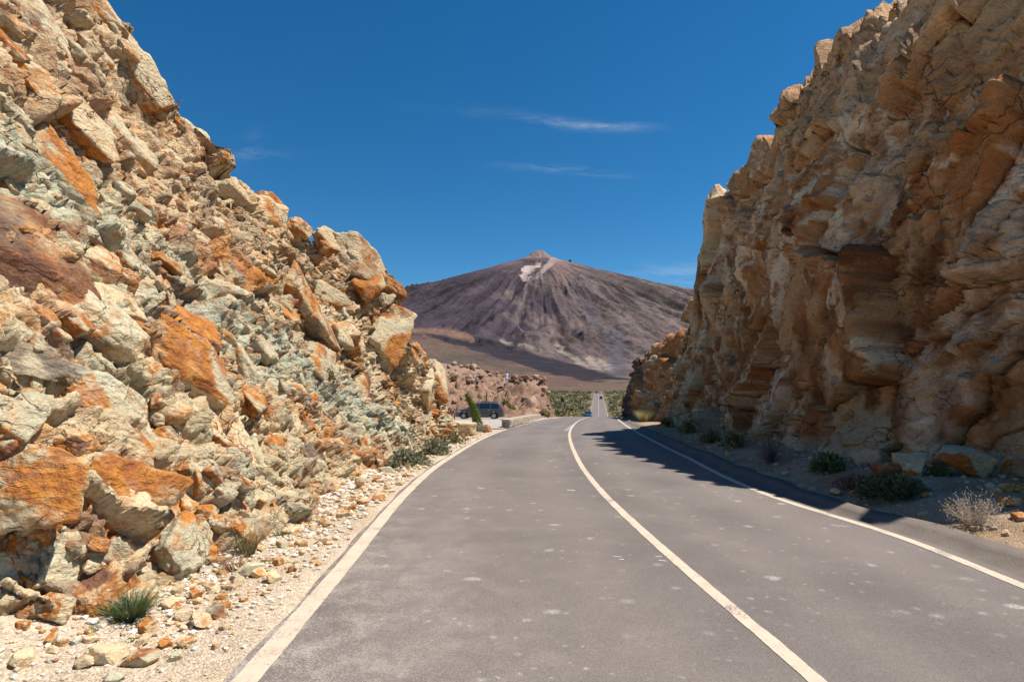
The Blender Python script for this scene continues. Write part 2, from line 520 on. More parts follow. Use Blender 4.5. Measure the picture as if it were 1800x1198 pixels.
def ground_material():
    m, nt, b = new_mat('gravel_ground')
    t = NT(nt)
    pos = t.n('ShaderNodeNewGeometry').outputs['Position']
    c = t.n('ShaderNodeVertexColor', layer_name='Col').outputs[0]
    n1 = t.noise(pos, 2.5, 5, 0.6, 0.3)
    c = t.mix(t.m('MULTIPLY', t.ramp(n1, 0.5, 0.72), 0.35), c, (0.45, 0.32, 0.19))
    vo = t.n('ShaderNodeTexVoronoi', feature='F1'); vo.inputs['Scale'].default_value = 52
    t.l(pos, vo.inputs['Vector'])
    hs = t.n('ShaderNodeSeparateColor'); t.l(vo.outputs['Color'], hs.inputs[0])
    g = t.m('ADD', t.m('MULTIPLY', hs.outputs[0], 0.55), t.m('MULTIPLY', t.noise(pos, 120, 3, 0.6), 0.5))
    g = t.m('ADD', g, 0.45)
    gc = t.n('ShaderNodeCombineXYZ')
    for i in range(3): t.l(g, gc.inputs[i])
    c = t.mix(1.0, c, gc.outputs[0], 'MULTIPLY')
    t.l(c, b.inputs['Base Color'])
    b.inputs['Roughness'].default_value = 0.95
    b.inputs['Specular IOR Level'].default_value = 0.1
    h = t.m('SUBTRACT', 1.0, vo.outputs['Distance'])
    nb = t.bump(h, 0.8, 0.02)
    nb = t.bump(t.noise(pos, 60, 4, 0.65), 0.7, 0.015, nb)
    t.l(nb, b.inputs['Normal'])
    return m
M_GROUND = ground_material()
def mountain_material():
    m, nt, b = new_mat('volcano_slopes')
    t = NT(nt)
    pos = t.n('ShaderNodeNewGeometry').outputs['Position']
    c = t.n('ShaderNodeVertexColor', layer_name='Col').outputs[0]
    n1 = t.noise(pos, 0.012, 7, 0.68, 0.6)
    n2 = t.noise(pos, 0.055, 5, 0.7)
    k = t.m('ADD', t.m('ADD', t.m('MULTIPLY', n1, 1.1), t.m('MULTIPLY', n2, 1.2)), -0.15)
    gc = t.n('ShaderNodeCombineXYZ')
    for i in range(3): t.l(k, gc.inputs[i])
    t.l(t.mix(1.0, c, gc.outputs[0], 'MULTIPLY'), b.inputs['Base Color'])
    b.inputs['Roughness'].default_value = 0.95
    b.inputs['Specular IOR Level'].default_value = 0.05
    nb = t.bump(n1, 0.7, 22.0)
    nb = t.bump(n2, 0.6, 6.0, nb)
    t.l(nb, b.inputs['Normal'])
    return m
M_MOUNT = mountain_material()

# ================================================================== ground sheet
def hill_height(X, Y):
    """rocky rise behind the lay-by, added to the road profile"""
    A = np.interp(Y, [55, 77, 95, 120, 150, 180, 230, 300], [0, 3.7, 5.8, 10.2, 14, 14, 8, 0])
    A = A * (1 + 0.006 * np.clip(-X, 0, 60))
    xb = np.interp(Y, [50, 62, 72, 80, 95, 120, 150, 200, 300], [3.2, 4.9, 6.0, 6.1, 5.4, 3.6, -2, -16, -60])
    wd = np.interp(Y, [60, 80, 110, 150], [1.6, 2.4, 7, 22])
    k = sstep(0, 1, (xb - X) / wd)
    bump = 1.9 * np.exp(-((X - (xb - 3.2)) / 2.6) ** 2) * np.exp(-((Y - 73) / 8.0) ** 2)
    return (A + bump) * k
def ground_h(X, Y):
    p = prof(np.clip(Y, -30, 9000))
    l, r = lef(np.clip(Y, -8, 560)), rig(np.clip(Y, -8, 560))
    on = sstep(0.02, 0.17, l - X) + sstep(.74, 1.0, X - r)
    z = p - 0.30 + on * 0.27
    near = np.exp(-(Y / 30.0) ** 2)
    z = z + near * on * 0.16 * sstep(0.3, 2.0, np.maximum(l - X - .3, X - r - .6)) * np.where(X > 0, 2.0, 1.0)
    z = z + 0.42 * sstep(1.0, 3.2, l - X) * np.exp(-((Y - 2.5) / 3.0) ** 2)
    far = sstep(60, 120, Y)
    off = np.maximum(l - X, X - r)
    z = z + far * sstep(2, 12, off) * 0.5 + sstep(300, 900, np.hypot(X, Y)) * 0.004 * np.abs(X)
    q = np.stack([X, Y, 0 * X], 1)
    z = z + on * (0.035 * fbm(q * 1.7, 4, 5) + far * 0.5 * fbm(q * 0.06, 4, 9) * sstep(3, 15, off))
    return z
rad = np.concatenate([np.geomspace(1.2, 60, 190), np.geomspace(61.5, 900, 150), np.geomspace(960, 14000, 26)])
az = np.concatenate([np.linspace(-180, -60, 30)[:-1], np.linspace(-60, 60, 330), np.linspace(60, 180, 30)[1:]])
AZ, RA = np.meshgrid(np.radians(az), rad, indexing='ij')
gx = (np.sin(AZ) * RA).ravel(); gy = (np.cos(AZ) * RA).ravel()
gz = ground_h(gx, gy)
rr = np.hypot(gx, gy)
gz = np.where(rr > 905, gz - 8, gz)
q3 = np.stack([gx, gy, gz], 1)
gcol = mixc((0.58, 0.46, 0.335), (0.50, 0.395, 0.28), sstep(-.3, .3, fbm(q3 * 0.8, 3, 3)))
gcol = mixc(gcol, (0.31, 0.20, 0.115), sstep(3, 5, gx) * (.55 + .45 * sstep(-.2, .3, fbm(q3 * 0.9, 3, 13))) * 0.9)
gcol = mixc(gcol, mixc((0.17, 0.125, 0.075), (0.12, 0.105, 0.055), sstep(-.25, .25, fbm(q3 * 0.09, 4, 21))), sstep(62, 90, gy))
gcol = mixc(gcol, mixc((0.118, 0.074, 0.053), (0.088, 0.066, 0.046), sstep(-.3, .3, fbm(q3 * 0.01, 4, 22))), sstep(470, 560, rr))
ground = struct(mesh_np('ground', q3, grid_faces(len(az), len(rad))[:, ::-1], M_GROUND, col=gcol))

# ================================================================== road, gutter, paint
def strip(Ys, offs, dz):
    """offs: list of functions giving X for each column; dz: heights above the profile"""
    V = []
    for f, d in zip(offs, dz):
        V.append(np.stack([f(Ys), Ys, prof(Ys) + d], 1))
    V = np.stack(V, 1)
    n, k = V.shape[:2]
    return V.reshape(-1, 3), grid_faces(n, k)[:, ::-1]
Yr = np.concatenate([np.arange(-8, 4, 0.5), np.geomspace(4, 60, 150), np.geomspace(61, 530, 120)])
fr = np.linspace(0, 1, 49)
edge_wob = lambda Y: 0.012 * np.sin(Y * 1.7) + 0.012 * np.sin(Y * 4.3 + 1)
L0 = lambda Y: lef(Y) - 0.13 + edge_wob(Y) * (Y < 60)
R0 = lambda Y: rig(Y) + 0.14
cols = [(lambda Y, a=a: L0(Y) * (1 - a) + R0(Y) * a) for a in fr]
rv, rf = strip(Yr, cols, [0.0] * len(fr))
dust = np.exp(-np.clip(rv[:, 0] - lef(rv[:, 1]), 0, 9) / 0.95) * np.exp(-np.clip(rv[:, 1] - 2.5, 0, 99) / 4.5) * 1.0
lane = np.where(rv[:, 0] < cen(rv[:, 1]), (rv[:, 0] - lef(rv[:, 1])) / (cen(rv[:, 1]) - lef(rv[:, 1])), (rv[:, 0] - cen(rv[:, 1])) / (rig(rv[:, 1]) - cen(rv[:, 1])))
track = np.exp(-((lane - .27) / .11) ** 2) + np.exp(-((lane - .75) / .11) ** 2)
road = struct(mesh_np('road', rv, rf, M_ASPH, attrs={'dust': dust, 'track': track}))
Yg = np.concatenate([np.arange(-8, 4, 0.4), np.geomspace(4, 60, 200)])
gw = lambda Y: 0.06 * np.sin(Y * 1.3) + 0.05 * np.sin(Y * 3.7)
gutter = struct(mesh_np('gutter', *strip(Yg, [lambda Y: rig(Y) + .138, lambda Y: rig(Y) + .24, lambda Y: rig(Y) + .44, lambda Y: rig(Y) + .62 + gw(Y), lambda Y: rig(Y) + .78 + gw(Y), lambda Y: rig(Y) + .86 + gw(Y)],
                                             [-.003, -.035, -.09, -.02, .05, -.3]), M_GUTTER))
def paint(name, fn, w, y0, y1, n, dz=0.004):
    near = np.arange(max(y0, 1.5), min(y1, 16), .03)
    Y = np.unique(np.concatenate([[y0], near, np.geomspace(max(near[-1], .1) + .1, y1, n)])) if y0 < 10 else np.geomspace(y0, y1, n)
    jit = lambda q, sd_: (.004 * perlin(np.stack([q * 14, q * 0 + sd_, q * 0], 1), 5) + .007 * perlin(np.stack([q * 3, q * 0 + sd_, q * 0], 1), 6)) * (q < 30)
    return mesh_np(name, *strip(Y, [lambda q: fn(q) - w / 2 + jit(q, .3), lambda q: fn(q), lambda q: fn(q) + w / 2 + jit(q, 7.7)], [dz, dz, dz]), M_PAINT, road)
paint('edge_line', lef, 0.16, -8, ground_at(891, 754)[1], 200)['label'] = 'worn cream left edge line'
paint('edge_line', lef, 0.11, ground_at(903, 749)[1], 520, 300)['label'] = 'thin far left edge line'
paint('edge_line', rig, 0.12, -8, 520, 400)['label'] = 'cream right edge line'
paint('centre_line', cen, 0.115, -8, 520, 400)['label'] = 'cream solid centre line'
def chalk(pts, w):
    """small hand-painted survey marks on the asphalt, from photo points"""
    P = [Vector((*ground_at(*p), 0)) for p in pts]
    V = []; Fc = []
    for a, b in zip(P[:-1], P[1:]):
        d = (b - a); L = d.length
        if L < 1e-4: continue
        nn = Vector((-d.y, d.x, 0)) / L * w / 2
        k = len(V)
        for q in (a - nn, b - nn, b + nn, a + nn):
            V.append((q.x, q.y, float(prof(q.y)) + 0.005 + 0.0015 * (k % 8 > 0)))
        Fc.append((k, k + 1, k + 2, k + 3))
    return mesh_np('survey_mark', V, Fc, M_CHALK, road)
chalk([(1152, 978), (1164, 978.5)], .014)
chalk([(1158, 984.5), (1171, 986)], .014)
chalk([(1078, 978), (1092, 978.5)], .012)
chalk([(1088, 983), (1097, 983)], .012)
chalk([(997, 861), (1011, 862)], .035)
for k in range(5):
    x, y = 995 + k * 2.6, 756.5 - k * 2.2
    chalk([(x - 1.3, y), (x + 1.6, y - .5)], .16)

# lay-by paving
Yl = np.linspace(29.5, 57, 60)
lay_l = lambda Y: np.interp(Y, [29.5, 34, 45, 57], [-4.2, -9, -17, -17])
lay_r = lambda Y: lef(Y) - 0.28
M_PAVE = simple('layby_paving', (0.36, 0.325, 0.285), 0.9, 0.5, 3.0, 0.8, 12)
pave = struct(mesh_np('pavement', *strip(Yl, [(lambda Y, a=a: lay_l(Y) * (1 - a) + lay_r(Y) * a) for a in np.linspace(0, 1, 12)], [.015] * 12), M_PAVE))

# ================================================================== mountain
SX, SY = 302.0, 6300.0
ST_ = 1.42
naz = np.concatenate([np.linspace(-46, -16, 50)[:-1], np.linspace(-16, 20, 430), np.linspace(20, 46, 50)[1:]])
nra = np.concatenate([np.linspace(880, 6500, 360), np.linspace(6560, 9500, 36)])
A_, R_ = np.meshgrid(np.radians(naz), nra, indexing='ij')
mx = (np.sin(A_) * R_).ravel(); my = (np.cos(A_) * R_).ravel()
dx = mx - SX; dy = my - SY
re = np.sqrt((dx / ST_) ** 2 + dy ** 2)
fprof = hermite([0, 150, 240, 450, 770, 1095, 1600, 2200, 2800, 3300, 4000, 6000, 12000], [1452, 1446, 1425, 1330, 1190, 1035, 785, 495, 232, 80, 10, 0, 0])
plain = prof(np.clip(my, 0, 9000)) * (1 - .95 * sstep(3600, 1500, np.sqrt(((mx - SX) / ST_) ** 2 + (my - SY) ** 2))) + 0.004 * np.abs(mx) * sstep(4000, 2500, my)
cone = fprof(re)
th = np.arctan2(dx / ST_, -dy)
wob = fbm(np.stack([mx / 900, my / 900, 0 * mx], 1), 3, 71)
gl = ridged(np.stack([th * 5.0 + wob * .22, re / 3200, 0 * re], 1), 4, 41) + .35 * ridged(np.stack([th * 21.0 + wob * .3, re / 1400, 0 * re], 1), 3, 43)
amp = sstep(350, 1500, re) * (1 - sstep(3000, 4200, re))
hgt = cone + amp * (gl - np.mean(gl[amp > .5])) * 120
hgt += amp * 36 * fbm(np.stack([mx / 420, my / 420, 0 * mx], 1), 5, 51)
hgt += (0.3 + amp) * 13 * fbm(np.stack([mx / 95, my / 95, 0 * mx], 1), 4, 61)
rp = np.hypot(dx + 6, dy)
hgt += np.interp(rp, [0, 40, 75, 130, 190, 270], [118, 116, 92, 50, 18, 0]) + sstep(300, 100, rp) * 14 * fbm(np.stack([mx / 40, my / 40, 0 * mx], 1), 3, 81)
# ochre fan in front, rising to the left
fan = 190 * np.exp(-(((mx + 900) / 900) ** 2 + ((my - 2500) / 800) ** 2))
# dark lava tongue crossing behind it
ty = 2650 + 0.22 * (mx + 700)
tong = 52 * np.exp(-((my - ty - 320) / 260) ** 2) * sstep(1100, 100, mx)
hgt += plain + fan + tong * (0.7 + 0.6 * ridged(np.stack([mx / 160, my / 160, 0 * mx], 1), 3, 91)) + 7 * fbm(np.stack([mx / 200, my / 200, 0 * mx], 1), 4, 19)
hgt -= 3.0 * (1 - sstep(880, 1000, np.hypot(mx, my)))
px = 900 + F * mx / my; py = HOR - F * (hgt - EYE) / my
P3 = np.stack([mx, my, hgt], 1)
nA = fbm(P3 / 300, 5, 101); nB = fbm(P3 / 90, 4, 111)
mcol = mixc((0.058, 0.044, 0.047), (0.118, 0.086, 0.070), sstep(-60, 60, (px - 930) + nA * 160))
mcol = mixc(mcol, (0.052, 0.043, 0.044), sstep(.15, .5, nB + .6 * nA) * 0.6)
mcol = mixc(mcol, (0.135, 0.106, 0.077), sstep(.1, .5, nA - .3 * nB) * sstep(930, 1010, px) * 0.7)
mcol = mixc(mcol, (0.24, 0.165, 0.13), sstep(310, 190, rp))
mcol = mixc(mcol, (0.17, 0.12, 0.10), sstep(800, 350, re) * 0.5 * sstep(-.1, .4, nA + .4))
strk = fbm(np.stack([th * 26 + wob * .5, re / 900, 0 * re], 1), 4, 131)
mcol = mcol * (1 + 1.05 * np.clip(strk, -.6, .6))[:, None]
def seg_mask(pts, w, wn_=0.0):
    d = np.full(len(px), 1e9)
    jx = px + nB * wn_; jy = py + nA * wn_
    for (x0, y0, w0), (x1, y1, w1) in zip(pts[:-1], pts[1:]):
        ex, ey = x1 - x0, y1 - y0
        t = np.clip(((jx - x0) * ex + (jy - y0) * ey) / (ex * ex + ey * ey), 0, 1)
        d = np.minimum(d, np.hypot(jx - x0 - t * ex, jy - y0 - t * ey) - (w0 + (w1 - w0) * t))
    return sstep(w, 0, d)
on_cone = sstep(4200, 3300, re)
mcol = mixc(mcol, (0.43, 0.33, 0.26), seg_mask([(950, 464, 3), (930, 473, 8), (922, 488, 4), (924, 495, 1)], 3.0, 14) * on_cone)
mcol = mixc(mcol, (0.36, 0.27, 0.22), seg_mask([(990, 453, 2.5), (972, 457, 5), (955, 476, 2), (940, 490, 1)], 2.5, 4) * on_cone * .8)
mcol = mixc(mcol, (0.15, 0.118, 0.10), seg_mask([(950, 480, 2), (926, 498, 1.5), (920, 530, 1.2), (908, 550, 1), (911, 572, 1), (930, 598, .6)], 1.6, 3) * on_cone * .8)
mcol = mixc(mcol, (0.23, 0.15, 0.12), seg_mask([(985, 462, 8), (990, 480, 10), (1000, 500, 3)], 12, 10) * on_cone * .6)
cream = (0.27, 0.215, 0.15)
for pl in ([(975, 606, 2), (1000, 621, 3), (1020, 635, 3), (1042, 651, 4)], [(1036, 628, 3), (1046, 642, 7), (1052, 652, 5)], [(1054, 628, 2), (1066, 640, 4), (1080, 652, 3)],
           [(882, 597, 1.5), (896, 604, 2)], [(912, 606, 1.5), (930, 612, 2.5), (948, 618, 1.5)]):
    mcol = mixc(mcol, cream, seg_mask(pl, 3, 12) * sstep(-.35, .15, nB + .25) * 0.9)
mcol = mixc(mcol, (0.085, 0.080, 0.080), seg_mask([(1080, 590, 8), (1085, 620, 10), (1088, 650, 8)], 14, 10) * .6)
mcol = mixc(mcol, (0.075, 0.070, 0.072), seg_mask([(1010, 500, 5), (1030, 530, 5), (1050, 570, 4)], 10, 10) * .5)
# in front of the cone: lava tongue and ochre plain
lava_y = np.interp(px, [600, 730, 850, 960, 1090, 1200], [556, 574, 594, 629, 662, 686]) + 5 * nA
plain_y = np.interp(px, [600, 730, 830, 950, 1090, 1200], [578, 586, 613, 652, 684, 700]) + 7 * nB
mcol = mixc(mcol, (0.034, 0.029, 0.031), sstep(-3, 2, py - lava_y))
ocre = mixc((0.145, 0.086, 0.060), (0.095, 0.068, 0.050), sstep(-.3, .3, nA + .5 * nB))
ocre = mixc(ocre, (0.105, 0.095, 0.055), sstep(.05, .4, nB) * .6)
mcol = mixc(mcol, ocre, sstep(-2, 3, py - plain_y))
mcol = mixc(mcol, (0.26, 0.15, 0.095), seg_mask([(724, 580, 4), (790, 582, 4), (830, 596, 2)], 6, 9) * .6)
mcol = mcol * np.array([.90, .92, 1.06])  # faint blue-purple haze painted into the slope colours, no air volume
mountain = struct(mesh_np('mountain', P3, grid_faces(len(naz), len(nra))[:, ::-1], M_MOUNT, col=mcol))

# ================================================================== cliffs
def surface(st, ns_w, nt, cap_rows, cap_len, cap_drop):
    """stations (foot xyz, top xyz, bulge) -> dense grid of base points, normals and metre coordinates"""
    st = np.array(st, float)
    mid = 0.5 * (st[:, 0:3] + st[:, 3:6])
    L = np.concatenate([[0], np.cumsum(np.linalg.norm(np.diff(mid[:, :2], axis=0), axis=1))])
    # sample density follows distance from the camera
    fine = np.linspace(0, L[-1], 4000)
    mm = np.stack([np.interp(fine, L, mid[:, i]) for i in range(2)], 1)
    dist = np.maximum(np.linalg.norm(mm, axis=1), 3.0)
    dens = np.cumsum(1 / dist); dens = (dens - dens[0]) / (dens[-1] - dens[0])
    s = np.interp(np.linspace(0, 1, ns_w), dens, fine)
    fn = [hermite(L, st[:, i]) if len(L) > 2 else None for i in range(7)]
    Fo = np.stack([np.interp(s, L, st[:, i]) * .5 + fn[i](s) * .5 for i in range(3)], 1)
    To = np.stack([np.interp(s, L, st[:, i]) for i in range(3, 6)], 1)
    Bu = np.interp(s, L, st[:, 6])
    tan = np.gradient(0.5 * (Fo + To), axis=0); tan[:, 2] = 0
    k = 25
    ker = np.ones(2 * k + 1) / (2 * k + 1)
    for i in range(2):
        tan[:, i] = np.convolve(np.pad(tan[:, i], k, mode='edge'), ker, 'valid')
    tan /= np.linalg.norm(tan, axis=1)[:, None]
    t = np.linspace(0, 1, nt)
    P = Fo[:, None, :] * (1 - t)[None, :, None] + To[:, None, :] * t[None, :, None]
    side = np.cross(tan, (0, 0, 1.0))                      # horizontal normal, to the right of travel
    P = P + side[:, None, :] * (Bu[:, None] * np.sin(np.pi * t)[None, :])[:, :, None]
    hgt_ = np.linalg.norm(To - Fo, axis=1)
    V = t[None, :] * hgt_[:, None]
    if cap_rows:
        c = np.linspace(0, 1, cap_rows + 1)[1:] ** 1.4
        cap = To[:, None, :] - side[:, None, :] * (c * cap_len)[None, :, None]
        cap[:, :, 2] -= (c * cap_drop)[None, :]
        P = np.concatenate([P, cap], 1)
        V = np.concatenate([V, hgt_[:, None] + (c * cap_len)[None, :]], 1)
    du = np.gradient(P, axis=0); dv = np.gradient(P, axis=1)
    N = np.cross(du, dv)
    N /= np.maximum(np.linalg.norm(N, axis=2), 1e-9)[:, :, None]
    if np.mean(np.sum(N[:, :nt] * side[:, None, :], axis=2)) < 0:
        N = -N
    Uc = np.repeat(s[:, None], P.shape[1], 1)
    return P, N, Uc, V, t

def rock_rgb(rust, tone, dark, hue):
    """mineral colour of the left wall: cream / grey-green, iron stain, dark manganese skin"""
    pale = mixc((0.60, 0.45, 0.265), (0.455, 0.435, 0.305), tone)
    iron = mixc((0.60, 0.245, 0.04), (0.31, 0.105, 0.04), hue)
    c = mixc(pale, iron, rust)
    return mixc(c, (0.105, 0.062, 0.055), dark)

# ---- left wall (runs away from the camera; its face looks right) -------------------------------
def lst(y, xf, lean, H, bulge=0.0, zf=-0.25):
    return (xf, y, zf, xf - lean * (H + 0.25), y, H, bulge)
left_st = [lst(0.5, -6.0, .55, 8.0), lst(2.4, -4.9, .50, 8.2), lst(3.3, -3.7, .46, 8.4), lst(4.15, -2.8, .46, 8.4), lst(6.0, -2.72, .47, 8.4),
           lst(8.0, -2.8, .48, 8.4), lst(9.15, -2.85, .48, 8.0), lst(9.35, -2.85, .48, 6.75), lst(10.0, -2.85, .46, 6.75), lst(10.7, -2.85, .44, 6.7), lst(10.85, -2.85, .43, 6.3), lst(11.0, -2.85, .43, 5.8), lst(11.6, -2.85, .41, 5.75), lst(12.2, -2.8, .39, 5.95), lst(12.5, -2.8, .38, 5.5),
           lst(13.0, -2.8, .35, 5.55), lst(13.3, -2.8, .34, 5.25), lst(13.8, -2.75, .31, 5.2), lst(14.2, -2.72, .28, 5.5), lst(14.9, -2.7, .22, 5.5), lst(15.5, -2.65, .16, 5.15), lst(15.75, -2.6, .14, 4.6), lst(15.95, -2.6, .12, 3.85), lst(16.4, -2.6, .11, 3.8), lst(16.6, -2.58, .11, 3.15), lst(18.2, -2.55, .10, 2.95), lst(19.9, -2.5, .10, 2.7), lst(21.6, -2.45, .08, 2.35),
           (-2.55, 23.0, -.3, -2.8, 22.7, 2.1, .1), (-3.4, 24.2, -.4, -3.6, 23.6, 2.2, .1), (-5.5, 25.6, -.4, -5.2, 24.8, 2.4, .1), (-9.5, 27.0, -.4, -9.0, 26.0, 2.8, .1), (-16, 28, -.4, -16, 27, 3.2, 0)]
# travel is +Y, face looks to +X = right of travel
P, N, Uc, Vc, tt = surface(left_st, 760, 300, 26, 5.0, 1.6)
shp = P.shape[:2]
p = P.reshape(-1, 3); n = N.reshape(-1, 3); u = Uc.ravel(); v = Vc.ravel()
wu = u + 0.16 * fbm(p * 1.3, 3, 201); wv_ = v + 0.16 * fbm(p * 1.3, 3, 202)
DIP = R(-40)
d1, h1, e1 = facets(wu, wv_, 0.72, 11, .46, .20, .24, .06, DIP, 1.35, sw=.07)
d2, h2, e2 = facets(wu, wv_, 0.26, 12, .52, .065, .09, .08, R(-62), 1.25)
d3, h3, e3 = facets(u + .03 * fbm(p * 6, 2, 7), v, 0.095, 13, .6, .026, .032, .12, R(20), 1.2)
low = fbm(p * 0.33, 3, 203)
foot = sstep(0.0, 0.5, v)
rub = sstep(-.25, .25, fbm(p * 0.7, 3, 204))             # rubble zones keep only the small blocks
disp = 0.34 * low + d1 * (0.35 + 0.65 * rub) + d2 + d3 + 0.02 * fbm(p * 9, 3, 205)
left_P = p + n * (disp * (0.35 + .65 * foot))[:, None]
left_base = (P, N, Uc, Vc, left_P.reshape(P.shape))
nz = fbm(p * 1.1, 4, 206); nz2 = fbm(p * 3.5, 3, 207)
apx = 900 + F * p[:, 0] / np.maximum(p[:, 1], .8)
apy = HOR - F * (p[:, 2] - EYE) / np.maximum(p[:, 1], .8)
band = sstep(.9, -.1, np.abs((v - (5.6 - 0.40 * (u - 4.0))) / 1.5))            # grey-green altered band running down the wall
tanzone = sstep(4.2, 6.0, v + .5 * nz)
r1 = rnd(h1, 7); r2 = rnd(h2, 7)
rust = np.clip(sstep(.55, .80, r1 * .55 + r2 * .35 + nz * .45) * (1 - .55 * band), 0, 1)
rust = np.maximum(rust, sstep(.10, .50, nz2 * .8 + (r2 - .5) * .6) * .65 * (1 - .6 * band))
tone = np.clip(.38 + .5 * band + .55 * nz + .35 * (rnd(h1, 9) - .5) - .35 * tanzone, 0, 1)
dark = sstep(.80, .95, rnd(h1, 11) * .7 + rnd(h2, 11) * .35) * .55
lc = rock_rgb(rust, tone, dark, np.clip(.5 + nz + .6 * (rnd(h2, 13) - .5), 0, 1))
lc = mixc(lc, (0.50, 0.36, 0.225), tanzone * .45 * (.5 + r1))
lc = mixc(lc, (0.40, 0.45, 0.345), band * sstep(-.2, .4, nz2 + .3) * .6)
lc = mixc(lc, (0.27, 0.135, 0.062), sstep(.02, .40, fbm(p * 2.2, 4, 208) + .45 * (rnd(h2, 15) - .5)) * .72)
lc *= (0.80 + .36 * r2)[:, None]
cliff_l = struct(mesh_np('cliff_left', left_P, grid_faces(*shp), M_ROCKL, col=lc), label='weathered cream and orange rock wall beside the left lane')

# ---- boulders standing out of the left wall ----------------------------------------------------
def rock_shape(seed, dims, sub, nplanes=9, blocky=True, rough=0.07, sharp=38.0):
    r = np.random.default_rng(seed)
    d, f = ico(sub)
    pl = []
    if blocky:
        base = np.array([(1, 0, 0), (-1, 0, 0), (0, 1, 0), (0, -1, 0), (0, 0, 1), (0, 0, -1)], float)
        for b_ in base:
            q = b_ + r.normal(0, .22, 3); pl.append((q / np.linalg.norm(q), r.uniform(.62, .88)))
    for _ in range(nplanes):
        q = r.normal(0, 1, 3); pl.append((q / np.linalg.norm(q), r.uniform(.72, 1.0)))
    nn = np.array([a for a, _ in pl]); dd = np.array([b_ for _, b_ in pl])
    dots = d @ nn.T
    ratio = np.where(dots > .05, dd[None, :] / np.maximum(dots, .05), 50.0)
    ratio = np.minimum(ratio, 50.0)
    fid = np.argmin(ratio, axis=1)
    rmin = ratio.min(axis=1)
    soft = rmin - np.log(np.sum(np.exp(-sharp * (ratio - rmin[:, None])), axis=1)) / sharp
    v_ = d * soft[:, None]
    off = r.uniform(-50, 50, 3)
    nse = fbm(v_ * 1.8 + off, 4, seed % 1000) * rough + .5 * rough * fbm(v_ * np.array([6, 6, 6]) + off, 3, seed % 991 + 5)
    # bedding ledges
    led = np.abs(((v_ @ (nn[4] if blocky else nn[0])) * 5.0 + off[0]) % 1.0 - .5)
    nse = nse - rough * .5 * sstep(.12, .0, led) * sstep(-.1, .3, fbm(v_ * 1.5 - off, 2, 3))
    if sub >= 4:
        chip, _, _ = facets(v_[:, 0] * 1.0 + .4 * v_[:, 2] + off[0], v_[:, 1] + .5 * v_[:, 2] + off[1], .34, seed % 613, .30, .03, .05, .10, .6, 1.5)
        nse = nse + chip * .8
    v_ = v_ * (1 + nse[:, None])
    return v_ * np.array(dims)[None, :], f, fid, len(pl), off
def rock_color(v_, fid, npl, seed, off, rustp, tonep, darkp):
    r = np.random.default_rng(seed + 999)
    fr_ = np.clip(r.normal(rustp, .36, npl), 0, 1)[fid]
    ft = np.clip(r.normal(tonep, .18, npl), 0, 1)[fid]
    fd = np.where(r.random(npl) < darkp, r.uniform(.3, .85, npl), 0)[fid]
    n_ = fbm(v_ * 1.4 + off, 4, seed % 877); n2_ = fbm(v_ * 4.5 + off, 3, seed % 733)
    rust_ = sstep(.26, .60, fr_ * .72 + n_ * .55 + n2_ * .30)
    c = rock_rgb(rust_, np.clip(ft + n_ * .5, 0, 1), np.clip(fd * sstep(-.25, .25, n_ + .15) + 0, 0, 1), np.clip(.40 + n2_ * .9 + (fr_ - .5) * .3, 0, 1))
    return c * r.uniform(.88, 1.1)
LQ = left_base[4][::2, :300:2].reshape(-1, 3); LN = left_base[1][::2, :300:2].reshape(-1, 3)
LA = LQ[:, 0] / np.maximum(LQ[:, 1], .5); LB = (LQ[:, 2] - EYE) / np.maximum(LQ[:, 1], .5)
LPEN = np.where(LQ[:, 1] > .5, 0, 9) + LQ[:, 1] * 2e-4
def left_surface_point(px_, py_):
    """where the line of sight through a photo pixel meets the displaced left wall"""
    D = np.array([(px_ - 900) / F, 1.0, (HOR - py_) / F])
    k = int(np.argmin(np.abs(LA - D[0]) + np.abs(LB - D[2]) + LPEN))
    return LQ[k], LN[k]
def place_boulder(parent, pos, nrm, dims, roll, seed, sub, sink, rustp, tonep, darkp, tang, mat, name='boulder', yaw=0.0, nplanes=8):
    v_, f, fid, npl, off = rock_shape(seed, dims, sub, nplanes)
    c = rock_color(v_ / max(dims), fid, npl, seed, off, rustp, tonep, darkp)
    nv = Vector(nrm).normalized()
    tv = (Vector(tang) - nv * Vector(tang).dot(nv)).normalized()
    bv = nv.cross(tv)
    m = Matrix((tv, bv, nv)).transposed()
    m = m @ Matrix.Rotation(roll, 3, 'Z') @ Matrix.Rotation(yaw, 3, 'Y')
    mm_ = np.array(m)
    w = v_ @ mm_.T + np.asarray(pos) - np.asarray(nrm) * sink
    return mesh_np(name, w, f, mat, parent, col=c)
